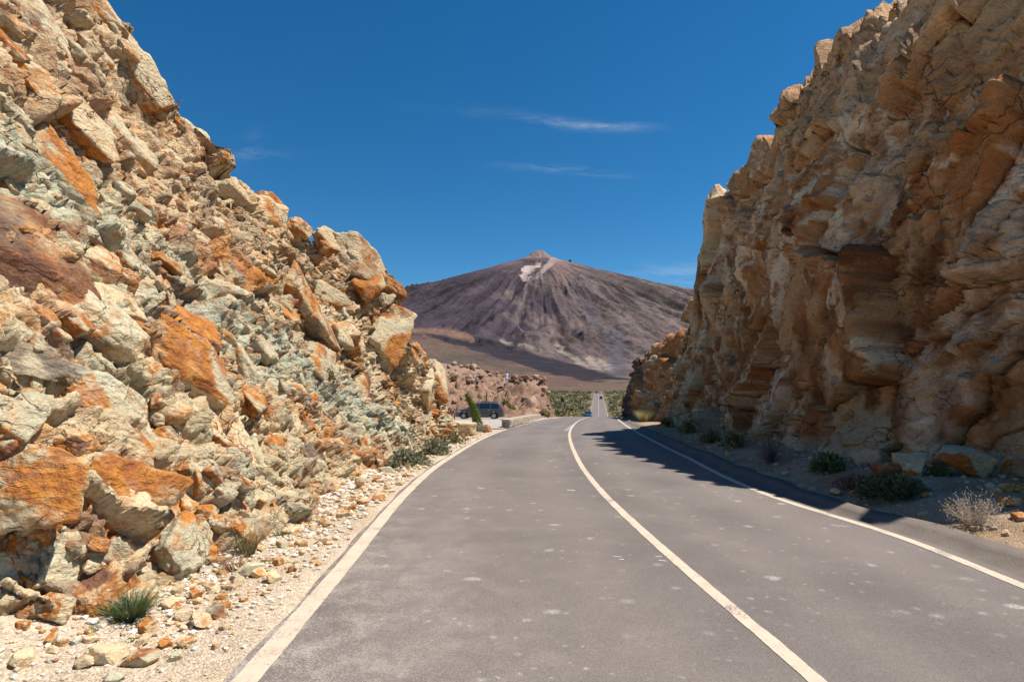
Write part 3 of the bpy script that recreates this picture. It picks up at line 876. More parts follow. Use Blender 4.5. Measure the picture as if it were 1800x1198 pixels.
# hand-placed: photo pixel, long/short half axes in photo pixels, angle in the picture (down to the right positive), rust, tone, dark
big = [(70, 860, 78, 70, 20, .85, .4, .15), (190, 850, 120, 62, 42, .55, .4, .15), (195, 715, 92, 48, 38, .18, .75, .15), (345, 650, 88, 46, 45, .72, .4, .1),
       (205, 580, 82, 58, 35, .35, .6, .45), (205, 530, 50, 32, 10, .15, .25, 0), (55, 470, 120, 105, 30, .55, .3, .85), (395, 760, 78, 40, 48, .6, .35, .05),
       (140, 215, 62, 34, 50, .55, .55, .1), (100, 310, 70, 62, 20, .08, .8, .1), (35, 270, 46, 40, 40, .25, .4, .9), (330, 575, 55, 30, 40, .6, .4, .05),
       (185, 20, 62, 52, 0, .25, .35, .05), (85, 55, 45, 40, 20, .2, .45, .1), (185, 470, 46, 38, 40, .8, .3, .6), (45, 720, 52, 55, 60, .35, .65, .1),
       (335, 945, 44, 62, 70, .12, .75, .1), (280, 900, 40, 36, 20, .55, .4, .5), (130, 1010, 60, 42, 35, .1, .7, .3), (195, 1030, 40, 60, 60, .75, .3, .3),
       (628, 462, 60, 48, 8, .42, .35, .15), (652, 500, 28, 34, 70, .75, .3, .15), (592, 432, 40, 24, 10, .35, .3, .1), (675, 590, 44, 58, 60, .45, .5, .35),
       (690, 560, 40, 30, 20, .4, .4, .3), (735, 625, 22, 36, 80, .6, .45, .1), (770, 665, 28, 34, 60, .3, .3, .0), (755, 680, 24, 36, 60, .25, .35, .05),
       (715, 660, 26, 34, 60, .15, .6, .1), (700, 720, 28, 40, 75, .1, .7, .1), (740, 735, 30, 40, 80, .15, .75, .1), (760, 710, 24, 30, 60, .15, .6, .1),
       (560, 570, 40, 30, 40, .65, .4, .4), (585, 520, 36, 26, 20, .55, .45, .3), (560, 640, 42, 34, 50, .15, .7, .2), (610, 600, 34, 28, 30, .3, .5, .2),
       (640, 680, 30, 36, 60, .6, .4, .2), (480, 335, 22, 18, 20, .85, .3, .3), (372, 355, 24, 34, 70, .4, .4, .0), (535, 395, 22, 17, 10, .4, .4, .1),
       (230, 260, 50, 36, 35, .3, .3, .0), (330, 240, 44, 30, 20, .2, .25, .0), (420, 340, 34, 24, 25, .3, .4, .05), (270, 150, 40, 30, 60, .2, .25, 0),
       (420, 690, 34, 26, 50, .55, .5, .1), (470, 610, 34, 24, 50, .3, .7, .1), (520, 720, 34, 26, 50, .15, .8, .1), (455, 800, 30, 26, 60, .4, .6, .1),
       (590, 760, 26, 30, 60, .15, .75, .1), (250, 800, 40, 34, 40, .6, .4, .2), (15, 1000, 46, 40, 30, .4, .5, .2), (640, 770, 22, 28, 70, .2, .7, .1),
       (680, 790, 22, 26, 70, .45, .5, .1), (720, 780, 20, 28, 80, .7, .4, .1), (30, 620, 60, 34, 20, .1, .7, .2), (300, 470, 36, 24, 35, .7, .3, .1), (240, 470, 30, 22, 30, .5, .4, .1)]
taken = []
for i, (bx, by, ha, hb, ang, ru, to, dk_) in enumerate(big):
    pos, nrm = left_surface_point(bx, by)
    z = pos[1]
    a_, b_ = ha * z / F, hb * z / F
    # the face is foreshortened along the road, so lengthen along the wall
    vx = (pos - np.array([0, 0, EYE])); vx /= np.linalg.norm(vx)
    fs = max(.55, abs(float(vx @ nrm)))
    ca, sa = math.cos(R(ang)), math.sin(R(ang))
    la = a_ * math.hypot(ca / fs ** .6, sa); lb = b_ * math.hypot(sa / fs ** .6, ca)
    roll = -math.atan2(sa, ca / fs ** .6)
    dep = min(la, lb) * .75
    sub = 5 if max(ha, hb) > 50 else 4
    place_boulder(cliff_l, pos, nrm, (la * 1.10, lb * 1.12, dep), roll, 3000 + i, sub, dep * (.10 if 590 < bx < 700 and by < 610 else .42), ru, to, dk_, (0, 1, 0), M_ROCKL, yaw=random.uniform(-.18, .18))
    taken.append((bx, by, max(ha, hb)))
# scattered smaller blocks
cnt = 0; tries = 0
while cnt < 225 and tries < 4000:
    tries += 1
    bx = random.uniform(-10, 790); by = random.uniform(0, 1080)
    hb = random.uniform(9, 26) if random.random() < .8 else random.uniform(24, 34)
    if any(math.hypot(bx - t_[0], by - t_[1]) < .62 * (hb + t_[2]) for t_ in taken):
        continue
    D = np.array([(bx - 900) / F, (HOR - by) / F])
    pos, nrm = left_surface_point(bx, by)
    if math.hypot(pos[0] / pos[1] - D[0], (pos[2] - EYE) / pos[1] - D[1]) > .006 or pos[2] < .1:
        continue
    z = pos[1]
    s_ = hb * z / F
    fs = max(.4, abs(float(((pos - np.array([0, 0, EYE])) / np.linalg.norm(pos - np.array([0, 0, EYE]))) @ nrm)))
    bandv = 1.0 if abs((pos[2] - (5.0 - .38 * (z - 4))) / 1.5) < .5 else 0.0
    place_boulder(cliff_l, pos, nrm, (s_ * random.uniform(1.0, 1.4) / fs ** .4, s_ * random.uniform(.75, 1.1), s_ * .62), R(-40 + random.gauss(0, 34)), 5000 + tries, 4 if hb > 19 else 3,
                  s_ * random.uniform(.22, .5), random.choice((.1, .2, .35, .65, .9)) * (1 - .5 * bandv), random.uniform(.2, .7) + .2 * bandv, .12, (0, 1, 0), M_ROCKL, yaw=random.uniform(-.25, .25), name='rock_block')
    taken.append((bx, by, hb)); cnt += 1

# ---- right wall (runs towards the camera so that its face, to the left, is right of travel) ----
def rst(y, xf, lean, H, bulge=0.0, zf=-0.2):
    return (xf, y, zf, xf + lean * (H + .2), y, H, bulge)
right_st = [(20, 40, -.6, 20, 39.5, 3.2, 0), (14, 38.5, -.6, 14.2, 38, 3.4, 0), (11.0, 36.6, -.6, 11.4, 36.4, 2.6, 0), rst(34.8, 9.75, .06, 2.9, 0, -.5), rst(33, 9.3, .05, 3.6), rst(31.2, 9.0, .05, 5.0), rst(29.4, 8.75, .06, 6.0),
            rst(28.2, 8.65, .05, 6.4), rst(27.6, 8.6, .04, 8.6), rst(25.6, 8.5, .05, 10.0), rst(23.4, 8.35, .05, 10.3), rst(22.3, 8.3, .06, 10.1), rst(20.6, 8.2, .08, 10.7, .1), rst(18.6, 7.9, .12, 11.5, .3), rst(16.9, 7.65, .15, 11.9, .5),
            rst(15.2, 7.5, .18, 11.7, .7), rst(13.4, 7.4, .20, 11.3, .75), rst(12.0, 7.55, .20, 11.1, .7), rst(10.6, 7.9, .19, 10.9, .6), rst(9.2, 8.4, .17, 10.6, .5), rst(8.1, 8.8, .16, 9.8, .3), (10.0, 7.2, -.2, 11.6, 7.6, 8.8, 0), (13, 6.6, -.2, 14.5, 7.4, 7.6, 0), (18, 6.0, -.2, 19, 7.2, 7, 0)]
P, N, Uc, Vc, tt = surface(right_st, 600, 360, 24, 5.0, -1.2)
ntr = 360
shp = P.shape[:2]
p = P.reshape(-1, 3); n = N.reshape(-1, 3); u = Uc.ravel(); v = Vc.ravel()
wu = u + 0.22 * fbm(p * .8, 3, 301) ; wv_ = v + 0.22 * fbm(p * .8, 3, 302)
d1, h1, e1 = facets(wu, wv_, 1.8, 31, .36, .27, .60, .024, R(66), 1.7, sw=.04)
d2, h2, e2 = facets(wu, wv_, 0.66, 32, .48, .10, .22, .032, R(52), 1.6, sw=.045)
d3, h3, e3 = facets(u + .05 * fbm(p * 4, 2, 7), v, 0.20, 33, .6, .034, .045, .08, R(30), 1.4)
low = fbm(p * np.array([.22, .22, .16]), 3, 303)
rub = sstep(-.15, .3, fbm(p * .35, 3, 304))
disp = .34 * low + d1 + d2 * (.45 + .6 * rub) + d3 * (.45 + .6 * rub) + .045 * fbm(p * 4.5, 5, 305, .6) - .05 * (1 - ridged(p * np.array([.9, .9, .5]), 3, 306))
foot = sstep(0, .8, v) * (1 - .55 * sstep(9.4, 10.8, v))
jag = np.stack([u, 0 * u, 0 * u], 1)
p = p.copy(); p[:, 2] += np.clip(v / 11, 0, 1) ** 3 * (1.3 * fbm(jag * 1.3, 4, 377, .6))
right_P = p + n * (disp * (.4 + .6 * foot))[:, None]
nz = fbm(p * .75, 4, 311); nz2 = fbm(p * 2.6, 4, 312); nz3 = fbm(p * np.array([.4, .4, .25]), 3, 313)
r1 = rnd(h1, 7); r2 = rnd(h2, 7)
nz4 = fbm(p * np.array([1.6, 1.6, .8]), 4, 314)
base = mixc((0.58, 0.36, 0.18), (0.44, 0.19, 0.065), sstep(-.25, .22, nz + .9 * (r1 - .5)))
base = mixc(base, (0.30, 0.115, 0.038), sstep(.45, .7, r2 * .6 + .5 * nz4 + .25) * .7)
base = mixc(base, (0.68, 0.54, 0.36), sstep(.56, .66, r1 * .45 + r2 * .35 + .6 * nz2) * .85)
base = mixc(base, (0.66, 0.52, 0.37), sstep(.72, .8, rnd(h1, 9)) * sstep(-.35, .05, nz2) * .8)
base = mixc(base, (0.42, 0.43, 0.31), sstep(20, 28, p[:, 1] + 5 * nz3) * sstep(-.25, .2, nz2 + .2 * nz) * .6)
base = mixc(base, (0.46, 0.46, 0.34), sstep(2.0, .5, v + 1.4 * nz + .8 * (r2 - .5)) * .7)
base = mixc(base, (0.13, 0.055, 0.022), sstep(.20, .40, nz4 + .4 * nz3) * .8)
base = mixc(base, (0.56, 0.38, 0.22), sstep(6.8, 10.5, v + 1.5 * nz) * .5)
base = mixc(base, (0.22, 0.095, 0.035), sstep(6.5, 3.0, v + 2.5 * nz3 + 1.2 * nz) * sstep(.4, 1.6, v) * sstep(-.1, .25, nz4 + .2 * nz) * .55)
base *= (.78 + .34 * r2)[:, None]
gf = grid_faces(*shp)
col_idx = gf[:, 0] % shp[1]; row_idx = gf[:, 0] // shp[1]
face_cell = h1[gf[:, 0]]
is_face = (col_idx < ntr - 1)
cliff_core = ~is_face
cliff_r = struct(empty('cliff_right'), label='tall shaded brown rock wall beside the right lane')
def subset(name, sel, mat, parent, kind=None):
    ff = gf[sel]
    uq, inv = np.unique(ff, return_inverse=True)
    return mesh_np(name, right_P[uq], inv.reshape(ff.shape), mat, parent, col=base[uq])
subset('cliff_top', cliff_core, M_ROCKR, cliff_r)
cells, inv, counts = np.unique(face_cell[is_face], return_inverse=True, return_counts=True)
fidx = np.where(is_face)[0]
order = np.argsort(-counts)
main_cells = order[:190]
rest = ~np.isin(inv, main_cells)
for c_ in main_cells:
    subset('rock_slab', fidx[inv == c_], M_ROCKR, cliff_r)
if rest.any():
    subset('rock_face', fidx[rest], M_ROCKR, cliff_r)

# ---- orange and dark outcrop farther along on the right
out_st = [(24, 70, -1.5, 25, 69, 4.0, 0), (17, 67.5, -1.5, 18.4, 67, 4.2, 0), (13.6, 64.5, -1.5, 14.9, 64, 3.9, .2), (12.3, 62, -1.3, 13.2, 61.5, 4.4, .3), (11.9, 58, -1.3, 13.4, 58, 4.8, .3),
          (11.3, 53.5, -1.1, 13.4, 53, 6.0, .3), (10.9, 49, -1.0, 13.3, 48.6, 6.4, .3), (10.6, 45, -1.0, 13.0, 44.5, 6.2, .2), (10.6, 41, -.8, 13.0, 41, 5.2, .1), (11.4, 37.5, -.8, 13.2, 38, 4.4, 0)]
P, N, Uc, Vc, tt = surface(out_st, 200, 90, 10, 4.0, .6)
shp = P.shape[:2]
p = P.reshape(-1, 3); n = N.reshape(-1, 3); u = Uc.ravel(); v = Vc.ravel()
d1, h1, e1 = facets(u + .3 * fbm(p * .6, 3, 1), v, 1.3, 51, .5, .45, .35, .10, R(60), 1.4)
d2, h2, e2 = facets(u, v, .5, 52, .6, .12, .10, .12, R(50), 1.3)
op = p + n * (d1 + d2 + .4 * fbm(p * .5, 4, 3))[:, None]
nz = fbm(p * .6, 4, 5)
oc = mixc((0.52, 0.30, 0.14), (0.42, 0.19, 0.07), sstep(-.3, .3, nz + .5 * (rnd(h1, 3) - .5)))
oc = mixc(oc, (0.52, 0.42, 0.30), sstep(.6, .8, rnd(h2, 4) * .6 + nz * .5 + .2))
oc = mixc(oc, (0.13, 0.085, 0.075), sstep(53, 56, p[:, 1] + 3 * nz))
oc = oc * np.array([.86, .76, .70])
cell_o = h1[grid_faces(*shp)[:, 0]]
outc = struct(empty('rock_outcrop'), label='orange and dark brown rock outcrop past the end of the right wall')
gfo = grid_faces(*shp)
for c_ in np.unique(cell_o):
    sel = cell_o == c_
    uq, inv2 = np.unique(gfo[sel], return_inverse=True)
    mesh_np('rock_slab', op[uq], inv2.reshape(gfo[sel].shape), M_ROCKF, outc, col=oc[uq])

# ================================================================== rocky rise behind the lay-by
hx = np.linspace(-46, 9, 250); hy = np.concatenate([np.linspace(54, 110, 190), np.linspace(111, 240, 60)])
HX, HY = np.meshgrid(hx, hy, indexing='ij')
X_ = HX.ravel(); Y_ = HY.ravel()
hh_ = hill_height(X_, Y_)
q = np.stack([X_, Y_, 0 * X_], 1)
base_z = prof(Y_) - 0.35
d1, h1, e1 = facets(X_ + .4 * fbm(q * .5, 3, 1), Y_, 2.0, 61, .35, .45, .3, .12, .4, 1.3)
d2, h2, e2 = facets(X_, Y_, .75, 62, .5, .22, .15, .15, .2, 1.3)
on = sstep(.25, 1.2, hh_)
grade = np.hypot(*np.gradient(hh_.reshape(HX.shape), hx, hy)).ravel()
zz = base_z + hh_ * 1.0 + on * (d1 * 1.0 + d2 * 1.25 + .35 * fbm(q * .35, 4, 3)) * (1 - .75 * sstep(105, 130, Y_))
nz = fbm(q * .25, 4, 8); nz2 = fbm(q * 1.2, 3, 9)
hc = mixc((0.36, 0.235, 0.165), (0.27, 0.165, 0.115), sstep(-.3, .3, nz + .6 * (rnd(h2, 3) - .5)))
hc = mixc(hc, (0.44, 0.30, 0.20), sstep(.6, .9, rnd(h2, 5) * .8 + nz2 * .4))
hc = mixc(hc, (0.13, 0.085, 0.07), sstep(.72, .95, rnd(h2, 6) * .8 + nz2 * .4))
hc = mixc(hc, (0.31, 0.225, 0.175), sstep(104, 116, Y_ + 5 * nz) * .9)
hc = hc * np.array([.80, .74, .70])
hc = mixc(hc, (0.13, 0.075, 0.06), sstep(.55, 1.3, grade) * .75 * sstep(3, 5.2, X_))
hill = struct(mesh_np('hill', np.stack([X_, Y_, zz], 1), grid_faces(*HX.shape), M_ROCKF, col=hc), label='reddish rubble slope behind the lay-by')
def hill_z(x, y):
    i = int(np.clip(np.searchsorted(hx, x), 1, len(hx) - 1)); j = int(np.clip(np.searchsorted(hy, y), 1, len(hy) - 1))
    return float(zz.reshape(HX.shape)[i, j])
HA = 900 + F * X_ / Y_; HB = HOR - F * (zz - EYE) / Y_; HP = Y_ * .004
def hill_hit(px_, py_):
    k = int(np.argmin(np.abs(HA - px_) + np.abs(HB - py_) + HP))
    return np.array([X_[k], Y_[k], zz[k]])
def plain_rock(name, pos, size, seed, sub, rgb, parent=None, flat=.75, mat=M_ROCKF, rustp=None, up=True, nplanes=7, sharp=38.0, rough=.07):
    dims = np.array([size * random.uniform(.85, 1.25), size * random.uniform(.8, 1.1), size * flat])
    v_, f, fid, npl, off = rock_shape(seed, dims, sub, nplanes, True, rough, sharp)
    if rgb is None:
        c = rock_color(v_ / size, fid, npl, seed, off, *rustp)
    else:
        r = np.random.default_rng(seed)
        c = np.array(rgb)[None, :] * r.uniform(.7, 1.25, npl)[fid][:, None] * (1 + .35 * fbm(v_ / size * 2 + off, 3, 4))[:, None]
    e_ = np.array(Euler((random.uniform(-.3, .3), random.uniform(-.3, .3), random.uniform(0, 6.28))).to_matrix())
    w = v_ @ e_.T
    lo = w[:, 2].min()
    w = w + np.array([0, 0, -lo - size * .22])
    o = mesh_np(name, w, f, mat, parent, col=c, smooth=(name != 'stone'))
    o.location = pos
    return o
hill_rocks = []
for k in range(260):
    px_ = random.uniform(770, 985); py_ = random.uniform(640, 735)
    pt = hill_hit(px_, py_)
    if pt[1] > 200 or hill_height(np.array([pt[0]]), np.array([pt[1]]))[0] < .5: continue
    s_ = random.choice((.18, .22, .28, .35, .5)) * (pt[1] / 80)
    plain_rock('rock', pt, s_, 7000 + k, 3 if s_ > .4 else 2, random.choice(((.38, .24, .16), (.30, .18, .12), (.44, .30, .19), (.17, .11, .09), (.36, .2, .11))), hill)
for (px_, py_, s_) in [(905, 657, .6), (914, 662, .4), (933, 666, .35), (951, 668, .3), (822, 658, .35), (800, 650, .4), (875, 654, .3)]:
    pt = hill_hit(px_, py_)
    plain_rock('rock', pt, s_, 7900 + int(px_), 3, (.36, .20, .11), hill)

# ================================================================== loose stones on the verges
def ground_z(x, y):
    return float(ground_h(np.array([x]), np.array([y]))[0])
KINDS = {'pale': ('pale cream', (0.06, .12, .0)), 'rust': ('rusty orange', (.80, .35, .05)), 'green': ('grey-green', (.12, .85, .05)), 'dark': ('dark brown', (.5, .4, .9))}
ZONE = [(lambda y: y < 5.3, 'in the nearest scree below the left wall'), (lambda y: y < 8.5, 'on the middle verge below the left wall'), (lambda y: True, 'on the far verge below the left wall')]
def loose(px_, py_, r_px, kind, side='left'):
    gxp, gyp = ground_at(px_, py_)
    s_ = r_px * .88 * gyp / F
    z = ground_z(gxp, gyp) - s_ * .12
    nm, rp_ = KINDS[kind]
    o = plain_rock('stone', (gxp, gyp, z), s_, 9000 + int(px_ * 7 + py_), 3, None, None, .7, M_STONE, rp_, nplanes=5, sharp=140.0, rough=.03)
    if side == 'left':
        zn = next(t_ for c_, t_ in ZONE if c_(gyp))
        fr_ = (float(lef(gyp)) - gxp) / 1.5
        zn += ', by the line' if fr_ < .35 else ', midway' if fr_ < .72 else ', by the rock'
    else:
        zn = 'in dirt between gutter and right wall' if px_ < 1560 else 'in rubble beside the dry bush at right'
    sz = 'large' if r_px >= 15 else 'mid-sized' if r_px >= 9 else 'small'
    tag(o, f'{sz} {nm} stone {zn}', 'stone', f'{sz} {nm} stones {zn}')
    return o
named = [(350, 1090, 22, 'pale'), (382, 1075, 26, 'dark'), (322, 1080, 20, 'pale'), (258, 1105, 24, 'rust'), (440, 1005, 24, 'green'), (480, 1015, 16, 'pale'), (300, 1070, 18, 'pale'), (345, 1050, 14, 'rust'),
         (395, 1100, 11, 'pale'), (315, 1046, 12, 'pale'), (248, 1160, 27, 'green'), (310, 1150, 16, 'green'), (185, 1160, 30, 'pale'), (150, 1170, 22, 'pale'), (290, 1130, 14, 'rust'), (325, 1130, 15, 'pale'),
         (90, 1150, 14, 'green'), (110, 1150, 12, 'rust'), (40, 1185, 26, 'pale'), (200, 1190, 16, 'green'), (250, 1130, 13, 'pale'), (420, 1020, 14, 'pale'), (465, 1040, 8, 'pale'), (405, 1030, 14, 'dark'),
         (510, 935, 18, 'pale'), (527, 955, 16, 'pale'), (570, 950, 14, 'pale'), (545, 912, 10, 'pale'), (600, 905, 13, 'pale'), (585, 900, 9, 'pale'), (618, 892, 9, 'rust'), (668, 873, 15, 'rust'), (640, 880, 8, 'pale'),
         (490, 985, 14, 'rust'), (495, 960, 12, 'green'), (430, 1050, 10, 'pale'), (365, 1030, 15, 'green'), (520, 990, 8, 'pale'), (555, 975, 7, 'pale'), (700, 850, 8, 'pale'), (690, 862, 6, 'pale'), (720, 835, 7, 'pale')]
for a in named:
    loose(*a)
for k in range(250):
    by = random.choice((random.uniform(1000, 1190), random.uniform(990, 1150), random.uniform(880, 1010), random.uniform(800, 900)))
    t_ = abs(random.gauss(0, .42))
    if t_ > 1: continue
    Yk = ground_at(900, by)[1]
    xf = -2.75 if Yk > 4 else -3.9
    xk = xf + t_ * (float(lef(Yk)) - .35 - xf)
    pxk = 900 + F * xk / Yk
    if pxk < -20: continue
    loose(pxk, by, random.uniform(3.5, 8) if random.random() < .85 else random.uniform(8, 14), random.choices(('pale', 'rust', 'green', 'dark'), (6, 2, 2, 1))[0])
for (px_, py_, r_, kd) in [(1690, 915, 9, 'pale'), (1665, 905, 12, 'rust'), (1765, 895, 16, 'rust'), (1790, 895, 18, 'rust'), (1775, 915, 18, 'rust'), (1750, 900, 12, 'dark'), (1648, 938, 9, 'pale'), (1660, 930, 12, 'pale'), (1650, 925, 8, 'green'),
                           (1795, 930, 14, 'rust'), (1768, 940, 10, 'pale'), (1470, 868, 12, 'pale'), (1410, 855, 8, 'pale'), (1380, 835, 8, 'pale'), (1280, 800, 8, 'pale'), (1425, 860, 9, 'green'), (1630, 890, 9, 'rust'), (1715, 930, 8, 'rust'),
                           (1780, 990, 8, 'rust'), (1500, 870, 8, 'rust'), (1240, 778, 6, 'pale'), (1330, 818, 7, 'rust'), (1740, 890, 10, 'green'), (1620, 905, 9, 'green')]:
    loose(px_, py_, r_, kd, 'right')
# gravel and rubble nobody could count
def gravel(name, pts, sizes, cols_, mat):
    d, f = ico(1)
    n_ = len(pts)
    jit = 1 + .35 * (rng.random((n_, len(d), 1)) - .5)
    sc_ = sizes[:, None, None] * (1 + .5 * (rng.random((n_, 1, 3)) - .5)) * np.array([1, 1, .65])
    V = d[None] * jit * sc_ + pts[:, None, :]
    Fq = (f[None] + (np.arange(n_) * len(d))[:, None, None]).reshape(-1, 3)
    C = np.repeat(cols_[:, None, :], len(d), 1).reshape(-1, 3)
    return struct(mesh_np(name, V.reshape(-1, 3), Fq, mat, col=C, smooth=False), 'stuff')
def verge_points(n_, side):
    Y = 2.3 * np.exp(rng.random(n_) * math.log(26 / 2.3))
    if side == 'left':
        l = lef(Y) - .22; xf = np.where(Y > 4, -3.25, -4.6) + .4 * sstep(14, 20, Y)
        X = l + (xf - l) * rng.random(n_) ** .75
    else:
        r_ = rig(Y) + .82; xf = np.interp(Y, [5, 9, 12, 20, 26], [11, 8.6, 7.6, 7.8, 8.2])
        X = r_ + (xf - r_) * rng.random(n_)
    return X, Y
for side, n_ in (('left', 9000), ('right', 3200)):
    X, Y = verge_points(n_, side)
    s_ = (.004 + .026 * rng.random(n_) ** 4) * np.clip(Y / 5, .8, 2.2)
    pal = np.array([(0.64, .55, .43), (.56, .46, .33), (.72, .66, .58), (.45, .43, .33), (.5, .27, .09), (.35, .2, .12)])
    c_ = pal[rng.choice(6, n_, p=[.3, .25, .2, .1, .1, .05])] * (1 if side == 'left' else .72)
    if side == 'left':
        # coarser chips gather along the foot of the wall
        m_ = 1500
        cy_ = 2.4 * np.exp(rng.random(m_) * math.log(20 / 2.4)); cl_ = lef(cy_) - .3; cf_ = np.where(cy_ > 4, -3.1, -4.4)
        cx_ = cf_ + (cl_ - cf_) * np.abs(rng.normal(0, .36, m_)).clip(0, 1)
        cs_ = (.012 + .034 * rng.random(m_) ** 2.2) * np.clip(cy_ / 6, .8, 1.6)
        X = np.concatenate([X, cx_]); Y = np.concatenate([Y, cy_]); s_ = np.concatenate([s_, cs_])
        c_ = np.concatenate([c_, pal[rng.choice(6, m_, p=[.28, .17, .33, .08, .1, .04])]])
    g_ = gravel('gravel', np.stack([X, Y, ground_h(X, Y) + s_ * .3], 1), s_, c_, M_STONE)
    g_['label'] = f'fine pale gravel strewn over the {side} verge'
    g_['category'] = 'gravel'


# ================================================================== plants
def blades(n_, h, spread, w, cols_, lean=.5, curve=.5, flat=False, seed=0):
    """a tuft of curved tapering blades; returns verts, quads, colours"""
    r = np.random.default_rng(seed)
    V = []; Fq = []; C = []
    for i in range(n_):
        a = r.uniform(0, 6.283); rr_ = spread * math.sqrt(r.random()) * .5
        hx_, hy_ = math.cos(a), math.sin(a)
        b0 = np.array([hx_ * rr_, hy_ * rr_, -.01])
        ln = lean * r.uniform(.2, 1.0); hh = h * r.uniform(.55, 1.0)
        a2 = a + r.normal(0, .5)
        out = np.array([math.cos(a2), math.sin(a2), 0])
        sd_ = np.array([-math.sin(a2 + r.uniform(-1, 1)), math.cos(a2 + r.uniform(-1, 1)), 0])
        col_ = np.array(cols_[r.integers(len(cols_))]) * r.uniform(.75, 1.25)
        k = len(V)
        for j, t_ in enumerate((0, .35, .7, 1.0)):
            c_ = b0 + out * (ln * hh * (t_ + curve * t_ * t_)) + np.array([0, 0, hh * (t_ - .25 * curve * t_ * t_)])
            ww = w * (1 - .85 * t_)
            V += [c_ - sd_ * ww / 2, c_ + sd_ * ww / 2]; C += [col_ * (.8 + .25 * t_)] * 2
            if j: Fq.append((k + 2 * j - 2, k + 2 * j - 1, k + 2 * j + 1, k + 2 * j))
    return np.array(V), np.array(Fq), np.array(C)
def leaves(n_, dims, size, cols_, seed=0, stemcol=None):
    """leaf cards through the volume of a low mound, uneven outline"""
    r = np.random.default_rng(seed)
    V = []; Fq = []; C = []
    lob = r.normal(0, 1, (7, 3)); lob /= np.linalg.norm(lob, axis=1)[:, None]; amp_ = r.uniform(-.25, .3, 7)
    for i in range(n_):
        d = r.normal(0, 1, 3); d /= np.linalg.norm(d); d[2] = abs(d[2])
        rr_ = r.random() ** .4 * (1 + sum(amp_ * np.maximum(0, lob @ d) ** 3))
        p_ = d * rr_ * np.array(dims)
        q_ = d + r.normal(0, .7, 3) + np.array([0, 0, .35]); q_ /= np.linalg.norm(q_)
        s_ = np.cross(q_, r.normal(0, 1, 3)); s_ /= np.linalg.norm(s_)
        L = size * r.uniform(.6, 1.4); W = L * .28
        k = len(V)
        V += [p_, p_ + q_ * L * .5 + s_ * W, p_ + q_ * L, p_ + q_ * L * .5 - s_ * W]
        col_ = np.array(cols_[r.integers(len(cols_))]) * r.uniform(.7, 1.3)
        C += [col_] * 4
        Fq.append((k, k + 1, k + 2, k + 3))
    return np.array(V), np.array(Fq), np.array(C)
def stems_mesh(n_, dims, r0, col_, seed=0, tips=0.0, tipcol=None):
    """thin branching twigs as 4-sided tubes"""
    r = np.random.default_rng(seed)
    V = []; Fq = []; C = []
    def tube(pts, ra, c):
        k = len(V)
        for j, p_ in enumerate(pts):
            rr_ = ra * (1 - .6 * j / max(1, len(pts) - 1))
            for a in (0, 2.09, 4.19):
                V.append(p_ + np.array([math.cos(a) * rr_, math.sin(a) * rr_, 0])); C.append(np.array(c))
        for j in range(len(pts) - 1):
            for a in range(3):
                Fq.append((k + 3 * j + a, k + 3 * j + (a + 1) % 3, k + 3 * j + 3 + (a + 1) % 3, k + 3 * j + 3 + a))
    def knob(p_, s_, c):
        k = len(V)
        for q_ in ((1, 0, 0), (0, 1, 0), (-1, 0, 0), (0, -1, 0), (0, 0, 1.2), (0, 0, -1)):
            V.append(p_ + np.array(q_) * s_); C.append(np.array(c))
        for a in range(4):
            Fq.append((k + a, k + (a + 1) % 4, k + 4, k + 4)); Fq.append((k + (a + 1) % 4, k + a, k + 5, k + 5))
    for i in range(n_):
        a = r.uniform(0, 6.283); el = r.uniform(.35, 1.45)
        d = np.array([math.cos(a) * math.cos(el), math.sin(a) * math.cos(el), math.sin(el)])
        p_ = np.array([0, 0, 0.0]) + np.array([math.cos(a), math.sin(a), 0]) * dims[0] * .15 * r.random()
        L = r.uniform(.6, 1.0)
        pts = [p_]
        for j in range(4):
            p_ = p_ + (d + r.normal(0, .22, 3)) * np.array(dims) * L / 4
            p_[2] = max(p_[2], .01)
            pts.append(p_)
        c = np.array(col_) * r.uniform(.75, 1.25)
        tube(pts, r0, c)
        for _ in range(3):
            j = r.integers(1, 5); q_ = pts[j]
            d2_ = d + r.normal(0, .6, 3)
            e_ = q_ + d2_ * np.array(dims) * .22; e_[2] = max(e_[2], .01)
            tube([q_, (q_ + e_) / 2 + r.normal(0, .02, 3) * dims[0], e_], r0 * .6, c)
            if tips: knob(e_, tips, tipcol)
        if tips: knob(pts[-1], tips * 1.2, tipcol)
    return np.array(V), np.array(Fq), np.array(C)
M_TWIG = simple('dry_twig', (0, 0, 0), .85, .2, 30, attr=True)
def plant(name, loc, parts, label, cat, group=None, rz=0.0):
    """parts: list of (part name, (V, F, C), material)"""
    o = empty(name, loc, rz)
    for pn, (V, Fq, C), mt in parts:
        mesh_np(pn, V, Fq, mt, o, col=C, smooth=False)
    return tag(o, label, cat, group)
GREEN = [(.15, .19, .07), (.19, .23, .10), (.11, .15, .06), (.23, .25, .13)]
DARKG = [(.085, .125, .045), (.12, .17, .06), (.16, .20, .08), (.07, .10, .04)]
GREYG = [(.25, .26, .16), (.31, .31, .20), (.19, .21, .12), (.36, .34, .24)]
STRAW = [(.48, .37, .19), (.56, .45, .25), (.40, .30, .14), (.33, .28, .12)]
YELG = [(.33, .31, .08), (.40, .36, .11), (.25, .26, .07), (.46, .40, .15)]
OLIVE = [(.21, .20, .085), (.26, .24, .11), (.17, .17, .07), (.31, .27, .14)]
def gpt(px_, py_):
    x, y = ground_at(px_, py_)
    return (x, y, ground_z(x, y)), y
def wallpt(px_, py_):
    p_, n_ = left_surface_point(px_, py_)
    return tuple(p_ + n_ * .02), float(p_[1])
